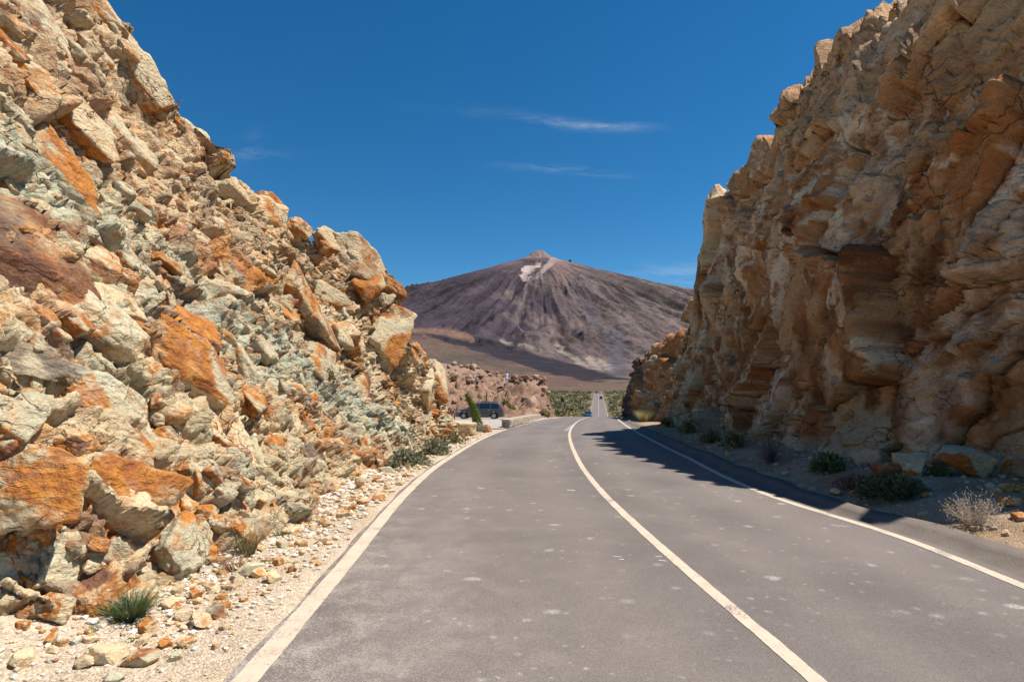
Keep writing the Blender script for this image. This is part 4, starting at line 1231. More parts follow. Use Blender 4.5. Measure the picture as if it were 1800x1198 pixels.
def tuft(px_, py_, wpx, hpx, n_, pal, label, wall=False, dry=None, bw=.010, lean=.5, name='grass_tuft', group=None, cat='grass tuft'):
    loc, y = (wallpt if wall else gpt)(px_, py_)
    sp, h = wpx * y / F, hpx * y / F
    parts = [('green_blades', blades(n_, h, sp * .55, max(bw, .0006 * y), pal, lean, .6, seed=int(px_)), M_LEAF)]
    if dry:
        parts.append(('dry_stalks', blades(max(8, n_ // 5), h * 1.35, sp * .5, max(bw * .7, .0005 * y), dry, lean * .6, .3, seed=int(px_) + 1), M_LEAF))
    return plant(name, loc, parts, label, cat, group)
tuft(228, 1092, 72, 52, 420, DARKG, 'dense dark green needle-leaved tuft at the foot of the left wall', lean=.9, bw=.009, dry=[(.2, .2, .1), (.14, .15, .08)])
tuft(531, 908, 44, 46, 150, GREEN, 'upright green grass tuft growing under the lower left wall', dry=STRAW)
tuft(435, 975, 42, 66, 130, [(.30, .25, .12), (.22, .2, .09), (.36, .28, .13), (.15, .16, .07)], 'tall straw-coloured grass tuft against the left wall', dry=STRAW)
tuft(490, 940, 20, 16, 60, DARKG, 'tiny green clump between pale stones below the left wall', lean=.8)
tuft(410, 1000, 40, 30, 90, [(.24, .15, .10), (.3, .2, .13), (.2, .12, .08)], 'withered brown grass clump beside a leaning stone', lean=.9)
tuft(212, 1010, 12, 70, 9, GREEN, 'thin single green stalk in front of the left wall', lean=.25)
tuft(163, 1122, 16, 12, 50, [(.12, .22, .05), (.16, .28, .07)], 'small fresh green sprout left of the dark tuft', lean=.8)
tuft(228, 1126, 16, 10, 40, [(.14, .22, .06), (.18, .28, .08)], 'small fresh green sprout right below the dark tuft', lean=.8)
def mound(px_, py_, wpx, hpx, n_, pal, label, leafs=.07, name='shrub', stem=(.16, .12, .08), fn=None, cat='shrub', group=None, dep=.8):
    loc, y = (fn or gpt)(px_, py_)
    a, h = wpx * y / F / 2, hpx * y / F
    parts = [('foliage', leaves(n_, (a, a * dep, h), leafs, pal, seed=int(px_ * 3 + py_)), M_LEAF), ('stems', stems_mesh(34, (a * 1.05, a * .9, h * 1.15), .006 * max(1, y / 8), stem, seed=int(px_)), M_TWIG)]
    return plant(name, loc, parts, label, cat, group)
mound(718, 815, 72, 28, 1200, GREYG, 'grey-green rounded shrub under the far part of the left wall', .10)
mound(766, 797, 48, 25, 700, GREYG, 'smaller grey-green shrub just beyond the rounded one', .10)
mound(693, 825, 24, 18, 260, GREYG, 'little grey-green shrub nearest the left edge line bend', .08)
mound(800, 778, 34, 16, 300, [(.22, .2, .09), (.30, .25, .11), (.16, .17, .07)], 'low olive ground shrub near the end of the left wall', .09)
mound(775, 775, 20, 12, 160, [(.42, .24, .08), (.34, .18, .06)], 'rusty orange dead weed at the end of the left wall', .08, name='weed', cat='weed')
mound(572, 665, 26, 16, 220, OLIVE, 'small olive shrub rooted high in the left wall', .07, fn=wallpt)
def twigs(px_, py_, wpx, hpx, n_, colr, label, fn=None, tips=0, tipcol=None, r0=.004, name='dry_bush', cat='dry bush'):
    loc, y = (fn or gpt)(px_, py_)
    a, h = wpx * y / F / 2, hpx * y / F
    return plant(name, loc, [('branches', stems_mesh(n_, (a * 1.2, a, h), r0, colr, seed=int(px_), tips=tips, tipcol=tipcol), M_TWIG)], label, cat)
twigs(303, 188, 30, 26, 16, (.22, .13, .09), 'sparse dry twigs on the skyline of the left wall', fn=wallpt, r0=.006)
# right verge
mound(1575, 884, 135, 36, 1900, [(.07, .10, .04), (.10, .13, .055), (.14, .15, .08), (.05, .07, .03)], 'wide dark green low shrub in the shade of the right wall', .06, dep=.45)
twigs(1712, 926, 92, 52, 120, (.46, .37, .29), 'pale dry bush with withered flower heads beside the right gutter', tips=.008, tipcol=(.56, .46, .34), r0=.0035)
twigs(1355, 818, 52, 46, 130, (.17, .15, .13), 'grey dead bush at the foot of the right wall', r0=.006)
mound(1455, 842, 54, 30, 600, DARKG, 'dark green tuft beside the grey dead bush', .09)
mound(1500, 866, 70, 26, 700, [(.20, .14, .11), (.16, .12, .09), (.25, .18, .13)], 'brownish withered shrub left of the wide dark green one', .05)
mound(1650, 862, 34, 14, 200, DARKG, 'low green weed between boulders under the right wall', .06)
tuft(1134, 741, 34, 27, 420, STRAW + YELG[:2], 'yellow dry grass clump at the bend before the right outcrop', lean=.55, bw=.02, name='grass_clump', cat='grass clump')
for i, (a, b, w_, h_, lb) in enumerate([(1290, 792, 36, 26, 'fourth'), (1250, 782, 34, 24, 'third'), (1210, 765, 34, 22, 'second'), (1172, 752, 26, 18, 'farthest')]):
    mound(a, b, w_, h_, 420, OLIVE, f'olive tuft along the foot of the right wall, {lb} counting from the bend' if i != 3 else 'farthest olive tuft along the foot of the right wall', .10)

# giant bugloss spikes
def spike(name, loc, h, r0, bend, label, pal, skirt=True, dead=False, seed=0, nl=1500):
    o = empty(name, loc)
    r = np.random.default_rng(seed)
    def centre(t_):
        return np.array([bend * (t_ ** 1.8) * h, 0.0, t_ * h * (1 - .12 * abs(bend) * t_)])
    def radius(t_):
        return r0 * (.95 + .15 * math.sin(t_ * 3)) * (1 - .55 * t_) * math.sqrt(max(0.0, 1 - max(0, (t_ - .9) / .1) ** 2))
    ns_ = 26; V = []; 
    for i in range(ns_):
        t_ = i / (ns_ - 1); c_ = centre(t_); ra = radius(t_) * .8 + .002
        for k in range(12):
            a = k / 12 * 6.283
            V.append(c_ + np.array([math.cos(a) * ra, math.sin(a) * ra, 0]))
    idx = np.array([(i * 12 + k, i * 12 + (k + 1) % 12, (i + 1) * 12 + (k + 1) % 12, (i + 1) * 12 + k) for i in range(ns_ - 1) for k in range(12)])
    V = np.array(V)
    mesh_np('spike_core', V, idx, M_TWIG, o, col=np.tile(np.array(pal[0]) * .7, (len(V), 1)))
    LV = []; LF = []; LC = []
    def leaf(p_, d, L, W, c):
        s_ = np.cross(d, (0, 0, 1.0)); s_ = s_ / (np.linalg.norm(s_) + 1e-6)
        k = len(LV)
        LV.extend([p_ - s_ * W * .5, p_ + s_ * W * .5, p_ + d * L + s_ * W * .1, p_ + d * L - s_ * W * .1]); LC.extend([c] * 4)
        LF.append((k, k + 1, k + 2, k + 3))
    for i in range(nl):
        t_ = r.uniform(.18 if skirt else 0.02, 1.0); a = r.uniform(0, 6.283)
        out = np.array([math.cos(a), math.sin(a), 0]); ra = radius(t_)
        d = out * .8 + np.array([0, 0, r.uniform(-.2, .9)]); d /= np.linalg.norm(d)
        leaf(centre(t_) + out * ra * .72, d, r0 * r.uniform(.25, .5), r0 * .14, np.array(pal[r.integers(len(pal))]) * r.uniform(.75, 1.3))
    mesh_np('leaves', np.array(LV), np.array(LF), M_LEAF, o, col=np.array(LC), smooth=False)
    if skirt:
        LV.clear(); LF.clear(); LC.clear()
        for i in range(500):
            t_ = r.uniform(.02, .30); a = r.uniform(0, 6.283)
            out = np.array([math.cos(a), math.sin(a), 0])
            d = out * r.uniform(.3, .9) + np.array([0, 0, -r.uniform(.4, 1.2)]); d /= np.linalg.norm(d)
            leaf(centre(t_) + out * radius(t_) * .8, d, r0 * r.uniform(.6, 1.1), r0 * .13, np.array((.30, .30, .22)) * r.uniform(.6, 1.3))
        s_ = mesh_np('dry_skirt', np.array(LV), np.array(LF), M_LEAF, o, col=np.array(LC), smooth=False)
        s_['label'] = 'grey withered leaves hanging round the foot'
    return tag(o, label, 'plant')
EG = [(.18, .23, .055), (.24, .28, .08), (.14, .19, .05), (.29, .28, .11)]
(lx, ly, lz), yy = gpt(840, 757)
spike('giant_bugloss', (lx, ly, lz), 67 * yy / F, 10.5 * yy / F, -.30, 'tall green leaning flower spike standing by the lay-by in front of the car', EG, seed=3)
sx_, sy_ = (855 - 900) / F * 58, 58.0
spike('giant_bugloss', (sx_, sy_, hill_z(sx_, sy_) - .1), 2.55, .13, .02, 'slim green flower spike rising behind the parked car', EG, skirt=False, seed=5, nl=500)
hp = hill_hit(800, 690)
spike('giant_bugloss', tuple(hp), 20 * hp[1] / F, 1.9 * hp[1] / F, .10, 'dead dark flower spike on the slope above the wooden posts', [(.06, .05, .04), (.10, .08, .06)], seed=8, nl=500)
def hillpt(px_, py_):
    p_ = hill_hit(px_, py_)
    return tuple(p_), float(p_[1])
mound(797, 667, 12, 7, 260, YELG, 'small bright green shrub on the slope above the dead spike', .25, fn=hillpt)
mound(896, 724, 22, 14, 500, YELG + GREEN[:1], 'green shrub on the bank right of the parked car', .22, fn=hillpt)
for a in [(908, 710, 26, 16, STRAW, 'straw-coloured grass clump on the bank above the green shrub'), (890, 714, 14, 12, STRAW + OLIVE[:1], 'smaller dry grass clump left of the straw clump'), (881, 694, 14, 8, OLIVE, 'dark olive shrub among rocks above the car roof'),
          (922, 712, 14, 10, OLIVE, 'olive shrub beside the pale bank rock'), (954, 728, 10, 8, STRAW, 'dry clump at the far end of the stone parapet'), (962, 732, 9, 7, YELG, 'green weed by the road past the stone parapet'), (857, 716, 12, 8, STRAW, 'dry tuft peeking over the car roof')]:
    mound(a[0], a[1], a[2], a[3], 320, a[4], a[5], .25, fn=hillpt)

# ================================================================== rocks by the lay-by
def thing_rock(px_, py_, r_px, rp_, flat, label, seed):
    (x, y, z), yy = gpt(px_, py_)
    return tag(plain_rock('boulder', (x, y, z), r_px * yy / F, seed, 4, None, None, flat, M_ROCKL, rp_, nplanes=7), label, 'boulder')
thing_rock(812, 764, 27, (.12, .5, 0), .62, 'broad pale boulder lying at the lay-by entrance behind the wall end', 411)
thing_rock(855, 758, 9, (.8, .2, 0), 1.1, 'upright orange stone right of the green flower spike', 412)
thing_rock(792, 766, 12, (.2, .6, .1), .8, 'grey-green block between wall end and pale boulder', 413)
thing_rock(1165, 752, 9, (.3, .5, .1), .7, 'squat stone at the bend under the right wall', 414)
for k, (a, b, c, lb) in enumerate([(1530, 838, 36, 'pale rounded'), (1600, 858, 32, 'tilted cream'), (1690, 862, 40, 'long low greenish'), (1770, 862, 42, 'layered grey-green'), (1560, 858, 20, 'small brown')]):
    thing_rock(a, b, c, ((.2, .5, .05), (.25, .4, .05), (.15, .7, .1), (.2, .8, .1), (.7, .3, .3))[k], .62, f'{lb} boulder at the foot of the shaded right wall', 420 + k)

# ================================================================== stone parapet
n0 = Vector((*ground_at(895, 751.5), 0)); n1_ = Vector((*ground_at(950, 735.5), 0))
M_MORTAR = simple('parapet_mortar', (.40, .35, .28), .95, .3, 9, .6, 30)
M_PSTONE = rock_material('parapet_stone', 2.0, .7, .2, stain=(.34, .25, .17), stain_amt=.5)
wl = (n1_ - n0).length; wdir = (n1_ - n0) / wl; wside = Vector((-wdir.y, wdir.x, 0))
par = empty('stone_parapet', (n0.x, n0.y, 0))
tag(par, 'low stone parapet wall between road and lay-by', 'wall')
HW, TW = .36, .40
def along(s_, side, z):
    p_ = n0 + wdir * s_ + wside * side
    return Vector((p_.x - n0.x, p_.y - n0.y, float(prof(p_.y)) + z))
nseg = 14
for nm, z0, z1, ex in (('wall_core', -.15, HW, 0.0), ('coping', HW + .002, HW + .08, .03)):
    V = []; Fc = []
    for i in range(nseg + 1):
        s_ = wl * i / nseg + (-ex if i == 0 else ex if i == nseg else 0)
        for (sd_, z) in ((-ex, z0), (TW + ex, z0), (TW + ex, z1), (-ex, z1)):
            V.append(along(s_, sd_, z))
        if i:
            k = 4 * i
            for a in range(4): Fc.append((k - 4 + a, k - 4 + (a + 1) % 4, k + (a + 1) % 4, k + a))
    Fc += [(3, 2, 1, 0), (4 * nseg, 4 * nseg + 1, 4 * nseg + 2, 4 * nseg + 3)]
    mesh_np(nm, V, Fc, M_MORTAR, par, smooth=False)
stone_pal = [(.42, .34, .25), (.33, .27, .21), (.50, .42, .32), (.27, .20, .15), (.45, .33, .2), (.36, .34, .3)]
for row in range(3):
    s_ = .05
    while s_ < wl - .25:
        L = random.uniform(.28, .62)
        c_ = along(min(s_ + L / 2, wl - .1), -.012, .02 + (row + .5) * HW / 3)
        bm = bmesh.new()
        box_bm(bm, (0, 0, 0), (L * .93, .06, HW / 3 * .88), 0, .015)
        me = bpy.data.meshes.new('stone'); bm.to_mesh(me); bm.free()
        ca = me.color_attributes.new('Col', 'FLOAT_COLOR', 'POINT')
        cc = random.choice(stone_pal); ca.data.foreach_set('color', np.tile([*cc, 1.0], len(me.vertices)).astype(np.float32))
        me.materials.append(M_PSTONE)
        o = link('stone', me, par); o.location = c_; o.rotation_euler = (0, random.uniform(-.03, .03), math.atan2(wdir.y, wdir.x))
        s_ += L
for row in range(3):
    for k in range(2):
        bm = bmesh.new(); box_bm(bm, (0, 0, 0), (.06, TW / 2 * .9, HW / 3 * .88), 0, .015)
        me = bpy.data.meshes.new('stone'); bm.to_mesh(me); bm.free()
        ca = me.color_attributes.new('Col', 'FLOAT_COLOR', 'POINT'); cc = random.choice(stone_pal)
        ca.data.foreach_set('color', np.tile([*cc, 1.0], len(me.vertices)).astype(np.float32)); me.materials.append(M_PSTONE)
        o = link('stone', me, par); o.location = along(-.012, TW * (k + .5) / 2, .02 + (row + .5) * HW / 3); o.rotation_euler = (0, 0, math.atan2(wdir.y, wdir.x))

# ================================================================== wooden posts
M_WOOD = simple('red_brown_wood', (.21, .085, .045), .8, .4, 14, .5, 60)
fe = empty('wooden_barrier', ((790 - 900) / F * 49, 49, float(prof(49))))
tag(fe, 'row of reddish wooden posts in front of the parked car', 'barrier')
for k in range(5):
    bm = bmesh.new()
    cyl_bm(bm, (0, 0, -.1), (0, 0, .86 + .03 * (k % 2)), .068, .062, 12)
    o = bm_obj('post', bm, M_WOOD, fe, True); o.location = (-.42 + k * .21, .02 * (k % 2), 0)

# ================================================================== cars
M_GREY = simple('grey_car_paint', (.085, .084, .083), .38, .08, 3, 0, metallic=.0, spec=.4, coat=.25)
M_BLUE = simple('blue_car_paint', (.045, .085, .13), .28, .08, 3, 0, metallic=.5, spec=.5, coat=.8)
M_DCAR = simple('dark_car_paint', (.03, .03, .035), .3, .08, 3, 0, metallic=.4, spec=.5, coat=.8)
M_WCAR = simple('white_car_paint', (.75, .75, .75), .3, .05, 3, 0, spec=.5, coat=.8)
M_GLASS = simple('car_glass', (.015, .022, .026), .06, .05, 3, 0, spec=.9)
M_TYRE = simple('tyre_rubber', (.018, .018, .018), .85, .1, 20)
M_RIM = simple('alloy_rim', (.55, .55, .56), .3, .05, 20, metallic=.85)
M_TRIM = simple('black_trim', (.02, .02, .021), .55, .1, 20)
M_CHROME = simple('bright_trim', (.62, .63, .65), .2, .03, 20, metallic=.9)
M_LAMP = simple('headlamp_glass', (.55, .58, .60), .12, .05, 20, spec=.8)
M_TAIL = simple('tail_lamp', (.45, .018, .02), .2, .1, 20, spec=.6)
M_PLATE = simple('number_plate', (.7, .7, .68), .5, .05, 20)
def make_car(name, paint_m, label, group=None, detail=1.0):
    root = empty(name)
    tag(root, label, 'car', group)
    zt = hermite([-2.26, -2.22, -2.12, -1.98, -1.82, -1.4, -.6, 0, .4, .8, 1.18, 1.35, 1.75, 2.02, 2.18, 2.25], [.62, .93, 1.12, 1.42, 1.56, 1.625, 1.655, 1.62, 1.52, 1.30, 1.06, 1.0, .90, .80, .66, .50])
    wb_ = hermite([-2.26, -2.15, -1.9, -1.2, 0, 1.2, 1.75, 2.05, 2.25], [.70, .80, .87, .895, .90, .89, .85, .74, .52])
    def zb(x):
        z = .20 + .06 * abs(x / 2.25) ** 4
        for cx in (1.38, -1.36):
            d = abs(x - cx)
            if d < .40: z = max(z, .33 + math.sqrt(max(0, .40 ** 2 - d * d)) * .98)
        return z
    def gw_(z): return float(np.interp(z, [.15, .35, .6, .95, 1.3, 1.7], [.95, .985, 1.0, .975, .86, .70]))
    xs = np.unique(np.concatenate([np.linspace(-2.26, 2.25, int(60 * detail)), np.linspace(.96, 1.80, int(18 * detail)), np.linspace(-1.78, -.94, int(18 * detail))]))
    V = []; nq = 18
    for x in xs:
        top = float(zt(x)); bot = min(zb(x), top - .05); w = float(wb_(x))
        ring = [(0.0, bot + .01)]
        for q_ in np.linspace(0, 1, nq - 4):
            z = bot + (top - .05 - bot) * q_
            ring.append((w * gw_(z), z))
        wt = w * gw_(top - .05)
        ring += [(wt * .94, top - .015), (wt * .7, top + .004), (0.0, top + .012)]
        V += [(x, yv, zv) for yv, zv in ring] + [(x, -yv, zv) for yv, zv in ring[1:-1][::-1]]
    m_ = nq * 2 - 2
    k = len(V) // len(xs)
    Fc = [(i * k + j, i * k + (j + 1) % k, (i + 1) * k + (j + 1) % k, (i + 1) * k + j) for i in range(len(xs) - 1) for j in range(k)]
    b_ = mesh_np('body', V, Fc, paint_m, root)
    me = b_.data
    bm = bmesh.new(); bm.from_mesh(me)
    bm.verts.ensure_lookup_table()
    bm.faces.new([bm.verts[i] for i in range(k)]); bm.faces.new([bm.verts[(len(xs) - 1) * k + i] for i in range(k)])
    bmesh.ops.recalc_face_normals(bm, faces=bm.faces)
    bm.to_mesh(me); bm.free()
    me.polygons.foreach_set('use_smooth', [True] * len(me.polygons))
    def side_patch(nm, c4, mt, sgn, off=.006, nu=8, nv=4, parent=root):
        c4 = [np.array(c) for c in c4]      # (x,z): front-bottom, rear-bottom, rear-top, front-top
        VV = []
        for i in range(nu + 1):
            for j in range(nv + 1):
                a, b2 = i / nu, j / nv
                q_ = (c4[0] * (1 - a) + c4[1] * a) * (1 - b2) + (c4[3] * (1 - a) + c4[2] * a) * b2
                VV.append((q_[0], sgn * (float(wb_(q_[0])) * gw_(q_[1]) + off), q_[1]))
        return mesh_np(nm, VV, grid_faces(nu + 1, nv + 1), mt, parent)
    for s_ in (1, -1):
        side_patch('window', [(1.02, 1.02), (.02, 1.00), (.02, 1.50), (.42, 1.44)], M_GLASS, s_)
        side_patch('window', [(-.05, 1.00), (-1.02, .99), (-1.02, 1.53), (-.05, 1.51)], M_GLASS, s_)
        side_patch('window', [(-1.09, .99), (-1.88, 1.02), (-1.72, 1.47), (-1.09, 1.53)], M_GLASS, s_)
        side_patch('chrome_strip', [(1.0, .965), (-1.95, .975), (-1.95, 1.0), (1.0, .99)], M_CHROME, s_, .009, 14, 1)
        side_patch('sill_trim', [(.92, .21), (-.9, .21), (-.9, .30), (.92, .30)], M_TRIM, s_, .008)
        side_patch('rubbing_strip', [(.9, .55), (-.9, .55), (-.9, .58), (.9, .58)], M_TRIM, s_, .008, 8, 1)
        for hx_ in (.12, -.92):
            bm = bmesh.new(); box_bm(bm, (hx_, s_ * (.90 + .005), .87), (.18, .03, .035), 0, .01); bm_obj('door_handle', bm, M_CHROME, root)
        for dx_ in (-.015, -1.055, 1.06):
            side_patch('door_gap', [(dx_ + .006, .32), (dx_ - .006, .32), (dx_ - .006, .96), (dx_ + .006, .96)], M_TRIM, s_, .004, 1, 6)
        side_patch('headlight', [(2.08, .66), (1.62, .72), (1.55, .84), (1.92, .78)], M_LAMP, s_, .008)
        side_patch('tail_light', [(-1.98, .80), (-2.19, .80), (-2.08, 1.14), (-1.96, 1.14)], M_TAIL, s_, .010)
        bm = bmesh.new(); box_bm(bm, (.86, s_ * .98, 1.06), (.12, .20, .15), 0, .035); bm_obj('mirror', bm, paint_m, root, True)
        bm = bmesh.new(); cyl_bm(bm, (-1.6, s_ * .60, 1.655), (.0, s_ * .62, 1.69), .018, .018, 8); bm_obj('roof_rail', bm, M_TRIM, root, True)
    def top_patch(nm, x0, x1, ins, mt, off=.010):
        VV = []
        for i in range(9):
            x = x0 + (x1 - x0) * i / 8; top = float(zt(x)); wt = float(wb_(x)) * gw_(top - .05) * ins
            for j in range(7):
                f_ = -1 + 2 * j / 6
                VV.append((x, wt * f_, top + .012 - .012 * abs(f_) ** 3 + off))
        return mesh_np(nm, VV, grid_faces(9, 7), mt, root)
    top_patch('windscreen', 1.16, .44, .88, M_GLASS)
    top_patch('rear_window', -2.09, -1.88, .86, M_GLASS)
    bm = bmesh.new(); box_bm(bm, (2.235, 0, .52), (.05, 1.0, .16), 0, .02); bm_obj('grille', bm, M_TRIM, root)
    bm = bmesh.new(); box_bm(bm, (2.265, 0, .36), (.02, .52, .11)); bm_obj('number_plate', bm, M_PLATE, root)
    for cx in (1.38, -1.36):
        for s_ in (1, -1):
            bm = bmesh.new()
            prof_ = [(.215, -.10), (.30, -.105), (.325, -.08), (.33, 0), (.325, .08), (.30, .105), (.215, .10)]
            n_ = 28
            rings = [[bm.verts.new((math.cos(a * 6.2832 / n_) * r_, y_, math.sin(a * 6.2832 / n_) * r_)) for a in range(n_)] for r_, y_ in prof_]
            for q_ in range(len(prof_) - 1):
                for a in range(n_):
                    bm.faces.new((rings[q_][a], rings[q_][(a + 1) % n_], rings[q_ + 1][(a + 1) % n_], rings[q_ + 1][a]))
            wv2 = bm_obj('wheel', bm, M_TYRE, root, True); wv2.location = (cx, s_ * .80, .33)
            bm = bmesh.new()
            for a in range(7):
                an = a / 7 * 6.2832
                box_bm(bm, (math.cos(an) * .115, s_ * .075, math.sin(an) * .115), (.20, .022, .045), rot=Matrix.Rotation(-an, 4, 'Y'))
            cyl_bm(bm, (0, s_ * .06, 0), (0, s_ * .092, 0), .045, .04, 12)
            for q_ in range(28):
                an = (q_ + .5) / 28 * 6.2832
                box_bm(bm, (math.cos(an) * .212, s_ * .07, math.sin(an) * .212), (.022, .05, .05), rot=Matrix.Rotation(-an, 4, 'Y'))
            bm_obj('rim', bm, M_RIM, wv2)
            bm = bmesh.new(); cyl_bm(bm, (0, s_ * .02, 0), (0, s_ * .03, 0), .21, .21, 20); bm_obj('brake_backing', bm, M_TRIM, wv2)
    return root
c1 = make_car('parked_car', M_GREY, 'dark grey people carrier parked side-on in the lay-by')
c1.location = ((844 - 900) / F * 52.0, 52.0, float(prof(52.0)) + .015); c1.rotation_euler = (0, 0, R(180 - 5)); c1.scale = (1, 1, .94)
def on_road(o, Y, frac, toward):
    x = float(cen(Y)) + frac; o.location = (x, Y, float(prof(Y)) + .005)
    dxy = math.atan2(1.0, float(cen(Y + 1) - cen(Y)))
    sl = math.atan(float(prof(Y + 1) - prof(Y - 1)) / 2)
    o.rotation_euler = (0, sl if toward else -sl, dxy + (math.pi if toward else 0))
c2 = make_car('approaching_car', M_BLUE, 'blue car coming over the dip in the left lane', detail=.5); on_road(c2, 128, -1.7, True)
c3 = make_car('receding_car', M_DCAR, 'dark car driving away on the straight uphill road', detail=.4); on_road(c3, 345, 1.6, False)
c4_ = make_car('receding_car', M_WCAR, 'tiny white car at the far brow of the road', detail=.4); on_road(c4_, 466, 1.7, False)
c5 = make_car('approaching_car', M_DCAR, 'tiny dark car at the far brow in the left lane', detail=.4); on_road(c5, 470, -1.6, True)

# ================================================================== road signs seen from behind
M_SIGN = simple('sign_back', (.055, .055, .06), .5, .15, 6, metallic=.3)
M_POST = simple('galvanised_post', (.30, .30, .31), .45, .15, 6, metallic=.7)
def sign(x, y, shape, size, hgt_, label):
    z = ground_z(x, y)
    o = empty('road_sign', (x, y, z)); tag(o, label, 'road sign')
    bm = bmesh.new(); cyl_bm(bm, (0, 0, -.3), (0, 0, hgt_ + size * .4), .04, .04, 10); bm_obj('post', bm, M_POST, o, True)
    bm = bmesh.new()
    if shape == 'tri':
        pts = [(-size / 2, -size * .29), (size / 2, -size * .29), (0, size * .58)]
    else:
        pts = [(-size / 2, -size * .7), (size / 2, -size * .7), (size / 2, size * .7), (-size / 2, size * .7)]
    a = [bm.verts.new((u_, -.045, hgt_ + w_)) for u_, w_ in pts]; b2 = [bm.verts.new((u_, -.075, hgt_ + w_)) for u_, w_ in pts]
    bm.faces.new(a); bm.faces.new(b2[::-1])
    for i in range(len(pts)): bm.faces.new((a[i], b2[i], b2[(i + 1) % len(pts)], a[(i + 1) % len(pts)]))
    bmesh.ops.recalc_face_normals(bm, faces=bm.faces)
    bm_obj('panel', bm, M_SIGN, o)
    bm = bmesh.new(); box_bm(bm, (0, -.042, hgt_), (size * .5, .012, .05)); bm_obj('bracket', bm, M_POST, o)
sign(.0885 * 78, 78, 'sq', .42, 2.35, 'dark upright sign back beside the end of the rubble bank')
sign(.1045 * 146, 146, 'tri', 1.0, 2.2, 'nearer of two triangular sign backs left of the road')
sign(.1240 * 200, 200, 'tri', 1.0, 2.6, 'farther of two triangular sign backs left of the road')

# ================================================================== scrub on the plain
def bush_cloud(centres, dims, per, leafs, pals):
    VV = []; FF = []; CC = []; k = 0
    for (c_, a, h, pal) in centres:
        V, Fq, C = leaves(per, (a, a, h), leafs * a, pal, seed=int(abs(c_[0] * 31 + c_[1] * 17)) + 1)
        VV.append(V + np.array(c_)); FF.append(Fq + k); CC.append(C); k += len(V)
    return np.concatenate(VV), np.concatenate(FF), np.concatenate(CC)
cl = []
sY = 85 * (540 / 85) ** (rng.random(2500) ** .8); sX = sY * rng.uniform(-.02, .30, 2500)
okb = ~((lef(sY) - 1.8 < sX) & (sX < rig(sY) + 1.8)) & (hill_height(sX, sY) < .1)
sX, sY = sX[okb], sY[okb]; sZ = ground_h(sX, sY)
for X, Y, Z in zip(sX, sY, sZ):
    a = random.uniform(.35, 1.0) * (1 + Y / 600)
    cl.append(((X, Y, Z), a, a * random.uniform(.5, .85), random.choice((OLIVE, GREYG, OLIVE, GREEN, YELG, STRAW, [(.2, .16, .12), (.26, .2, .15)]))))
V, Fq, C = bush_cloud(cl, None, 22, .75, None)
C = C * .68
scr = struct(mesh_np('scrub', V, Fq, M_LEAF, col=C, smooth=False), 'stuff', 'olive and yellow scrub covering the plain beside the far road')
scr['category'] = 'scrub'
for i, (a, b, z_, w_, pal, lb) in enumerate([(1004, 728, 135, 2.4, YELG, 'yellow-green bush at the foot of the nearer triangular sign'), (1016, 727, 140, 2.2, YELG, 'yellow-green bush between the two triangular signs'), (1028, 724, 150, 2.0, YELG, 'yellow-green bush left of the blue car'),
                                           (996, 722, 130, 1.9, DARKG, 'dark green bush behind the upright sign'), (1078, 727, 118, 1.9, YELG, 'round yellow bush right of the far road'), (1086, 729, 105, 1.4, OLIVE, 'olive bush below the dark outcrop'), (1073, 722, 150, 2.2, OLIVE, 'olive bush behind the round yellow one'), (990, 731, 95, 1.0, YELG, 'small bright bush at the bank end')]):
    X = (a - 900) / F * z_
    o = plant('bush', (X, z_, ground_z(X, z_)), [('foliage', leaves(420, (w_ / 2, w_ / 2, w_ * .42), .28, pal, seed=300 + i), M_LEAF), ('stems', stems_mesh(10, (w_ * .4, w_ * .4, w_ * .35), .02, (.16, .12, .08), seed=i), M_TWIG)], lb, 'bush')

# ================================================================== two walkers on the slope
M_SKIN = simple('skin', (.45, .25, .17), .6, .05, 10)
M_HAIR = simple('dark_hair', (.025, .018, .014), .7, .2, 60)
M_PURP = simple('lilac_shirt', (.36, .33, .52), .85, .15, 20)
M_SHORT = simple('dark_shorts', (.05, .045, .06), .85, .15, 20)
M_WHITE = simple('white_clothes', (.72, .74, .80), .85, .08, 20)
M_SHOE = simple('shoe', (.12, .09, .08), .7, .1, 20)
def skin_mesh(name, joints, edges, mat, parent, root_j):
    names = list(joints)
    me = bpy.data.meshes.new(name)
    me.from_pydata([joints[k][0] for k in names], [(names.index(a), names.index(b)) for a, b in edges], [])
    me.materials.append(mat)
    o = link(name, me, parent)
    md = o.modifiers.new('skin', 'SKIN')
    md.use_smooth_shade = True
    sv = me.skin_vertices[0].data
    for i, k in enumerate(names):
        r_ = joints[k][1]
        sv[i].radius = (r_, r_) if not isinstance(r_, tuple) else r_
        sv[i].use_root = (k == root_j)
    sb = o.modifiers.new('sub', 'SUBSURF'); sb.levels = 1; sb.render_levels = 1
    return o
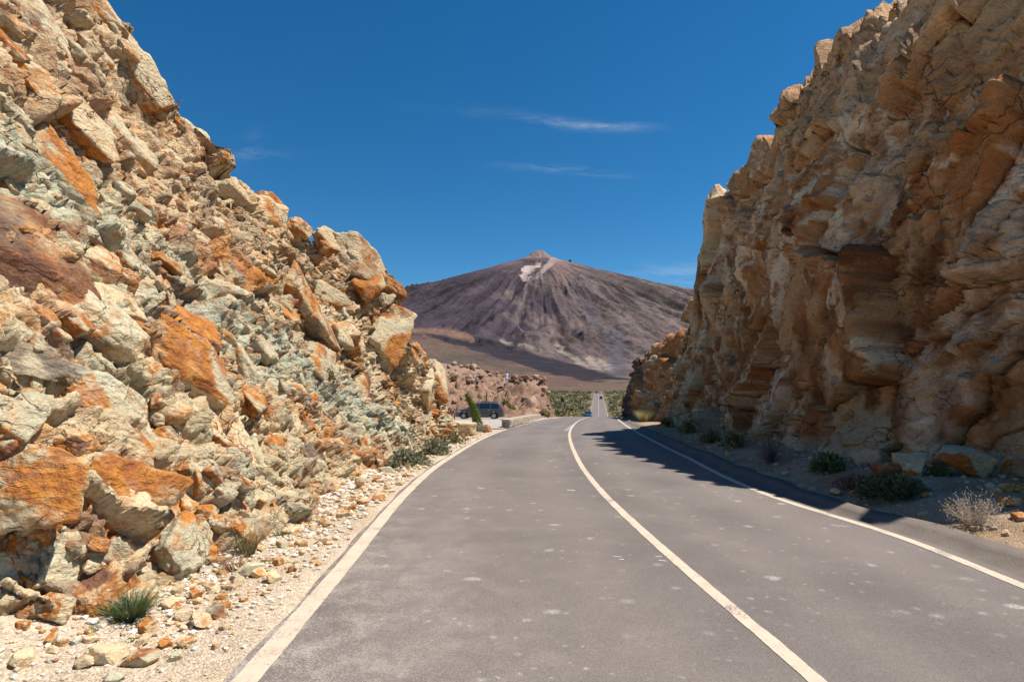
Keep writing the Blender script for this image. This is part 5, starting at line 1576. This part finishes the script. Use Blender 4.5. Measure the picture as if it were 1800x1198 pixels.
def person(loc, rz, label, arms_up, shirt, lower, long_lower, scale=1.0):
    o = empty('person', loc, rz); tag(o, label, 'person'); o.scale = (scale,) * 3
    J = {'pelvis': ((0, 0, .95), (.15, .10)), 'waist': ((0, 0, 1.08), (.135, .095)), 'chest': ((0, 0, 1.30), (.165, .11)), 'neckb': ((0, 0, 1.46), (.075, .065)), 'neck': ((0, .01, 1.52), .055),
         'jaw': ((0, .025, 1.58), (.065, .075)), 'head': ((0, .015, 1.66), (.078, .095)), 'crown': ((0, 0, 1.73), (.06, .07))}
    E = [('pelvis', 'waist'), ('waist', 'chest'), ('chest', 'neckb'), ('neckb', 'neck'), ('neck', 'jaw'), ('jaw', 'head'), ('head', 'crown')]
    for s_, q_ in ((1, 'l'), (-1, 'r')):
        J['hip' + q_] = ((s_ * .095, 0, .88), .085); J['knee' + q_] = ((s_ * .11, .02, .48), .058); J['calf' + q_] = ((s_ * .115, -.01, .33), .055); J['ankle' + q_] = ((s_ * .115, -.02, .09), .036)
        J['toe' + q_] = ((s_ * .135, .15, .035), .035); J['sh' + q_] = ((s_ * .18, 0, 1.41), .058)
        E += [('pelvis', 'hip' + q_), ('hip' + q_, 'knee' + q_), ('knee' + q_, 'calf' + q_), ('calf' + q_, 'ankle' + q_), ('ankle' + q_, 'toe' + q_), ('chest', 'sh' + q_)]
        if arms_up:
            J['el' + q_] = ((s_ * .25, .20, 1.30), .042); J['wr' + q_] = ((s_ * .09, .34, 1.52), .030); hd = (-.15 * s_, .25, .95)
        else:
            J['el' + q_] = ((s_ * .235, -.02, 1.12), .042); J['wr' + q_] = ((s_ * .245, .05, .87), .030); hd = (0, .12, -1)
        E += [('sh' + q_, 'el' + q_), ('el' + q_, 'wr' + q_)]
        w_ = np.array(J['wr' + q_][0]); hdv = np.array(hd) / np.linalg.norm(hd)
        J['palm' + q_] = (tuple(w_ + hdv * .07), .026); E.append(('wr' + q_, 'palm' + q_))
        ax = np.array([0, 1, 0]) if not arms_up else np.array([1, 0, 0])
        for fi in range(4):
            b_ = w_ + hdv * .10 + ax * (-.03 + .02 * fi)
            J[f'f{fi}a' + q_] = (tuple(b_), .009); J[f'f{fi}b' + q_] = (tuple(b_ + hdv * (.035, .045, .04, .03)[fi] + np.array([-s_ * .008, 0, 0])), .008)
            E += [('palm' + q_, f'f{fi}a' + q_), (f'f{fi}a' + q_, f'f{fi}b' + q_)]
        J['tha' + q_] = (tuple(w_ + hdv * .045 + ax * .04), .010); J['thb' + q_] = (tuple(w_ + hdv * .08 + ax * .06), .009)
        E += [('palm' + q_, 'tha' + q_), ('tha' + q_, 'thb' + q_)]
    skin_mesh('body', J, E, M_SKIN, o, 'pelvis')
    def grow(k, g): 
        p_, r_ = J[k]
        return (p_, (r_[0] + g, r_[1] + g) if isinstance(r_, tuple) else r_ + g)
    S = {k: grow(k, .018) for k in ('waist', 'chest', 'shl', 'shr')}
    S['hem'] = ((0, 0, .90), (.165, .125)); S['collar'] = ((0, 0, 1.44), (.085, .075))
    for q_ in 'lr':
        a, b2 = np.array(J['sh' + q_][0]), np.array(J['el' + q_][0]); S['slv' + q_] = (tuple(a * .35 + b2 * .65), .062)
    skin_mesh('shirt', S, [('hem', 'waist'), ('waist', 'chest'), ('chest', 'collar'), ('chest', 'shl'), ('chest', 'shr'), ('shl', 'slvl'), ('shr', 'slvr')], shirt, o, 'hem')
    B = {'pelvis': ((0, 0, .97), (.16, .115))}
    be = []
    for s_, q_ in ((1, 'l'), (-1, 'r')):
        B['hip' + q_] = grow('hip' + q_, .022); be += [('pelvis', 'hip' + q_)]
        end = .12 if long_lower else .52
        B['leg' + q_] = ((s_ * .11, .02, .52), .085); be += [('hip' + q_, 'leg' + q_)]
        if long_lower:
            B['cuff' + q_] = ((s_ * .115, -.01, .13), .07); be += [('leg' + q_, 'cuff' + q_)]
    skin_mesh('trousers' if long_lower else 'shorts', B, be, lower, o, 'pelvis')
    d, f = ico(3)
    hv = d * np.array([.088, .105, .085]) + np.array([0, -.012, 1.70])
    keep = (hv[:, 2] > 1.66) | (hv[:, 1] < -.02)
    fs_ = f[np.all(keep[f], axis=1)]
    mesh_np('hair', hv, fs_, M_HAIR, o)
    for s_ in (1, -1):
        bm = bmesh.new(); box_bm(bm, (s_ * .128, .05, .035), (.10, .27, .085), -s_ * .12, .03); bm_obj('shoe', bm, M_SHOE, o, True)
        bm = bmesh.new(); bmesh.ops.create_icosphere(bm, subdivisions=2, radius=1, matrix=Matrix.Translation((s_ * .085, .01, 1.65)) @ Matrix.Diagonal((.012, .022, .032, 1))); bm_obj('ear', bm, M_SKIN, o, True)
        bm = bmesh.new(); bmesh.ops.create_icosphere(bm, subdivisions=2, radius=.011, matrix=Matrix.Translation((s_ * .032, .098, 1.665))); bm_obj('eye', bm, M_HAIR, o, True)
    bm = bmesh.new(); cyl_bm(bm, (0, .095, 1.665), (0, .128, 1.625), .008, .016, 8); bm_obj('nose', bm, M_SKIN, o, True)
    bm = bmesh.new(); box_bm(bm, (0, .100, 1.590), (.045, .012, .010), 0, .003); bm_obj('mouth', bm, M_TAIL, o, True)
    return o
hm = hill_hit(838.5, 682.5)
person(tuple(hm), R(10), 'person in lilac shirt and dark shorts standing on the rubble slope', False, M_PURP, M_SHORT, False)
hw = hill_hit(891, 675)
person(tuple(hw), R(25), 'person in white clothes holding both hands raised on the rubble slope', True, M_WHITE, M_WHITE, True)

# ================================================================== cable-car station near the summit
k_ = int(np.argmin(np.hypot(px - 1003, py - 455) + (my < 5000) * 99))
st_ = empty('summit_station', tuple(P3[k_])); tag(st_, 'tiny dark station building on the shoulder below the peak', 'building')
M_ST = simple('station_wall', (.10, .09, .09), .8, .2, .2)
bm = bmesh.new(); box_bm(bm, (0, 0, 5), (26, 16, 22), 0, .4); bm_obj('wall', bm, M_ST, st_)
bm = bmesh.new(); box_bm(bm, (0, 0, 17.2), (30, 19, 2.2), 0, .4); bm_obj('roof', bm, M_ST, st_)
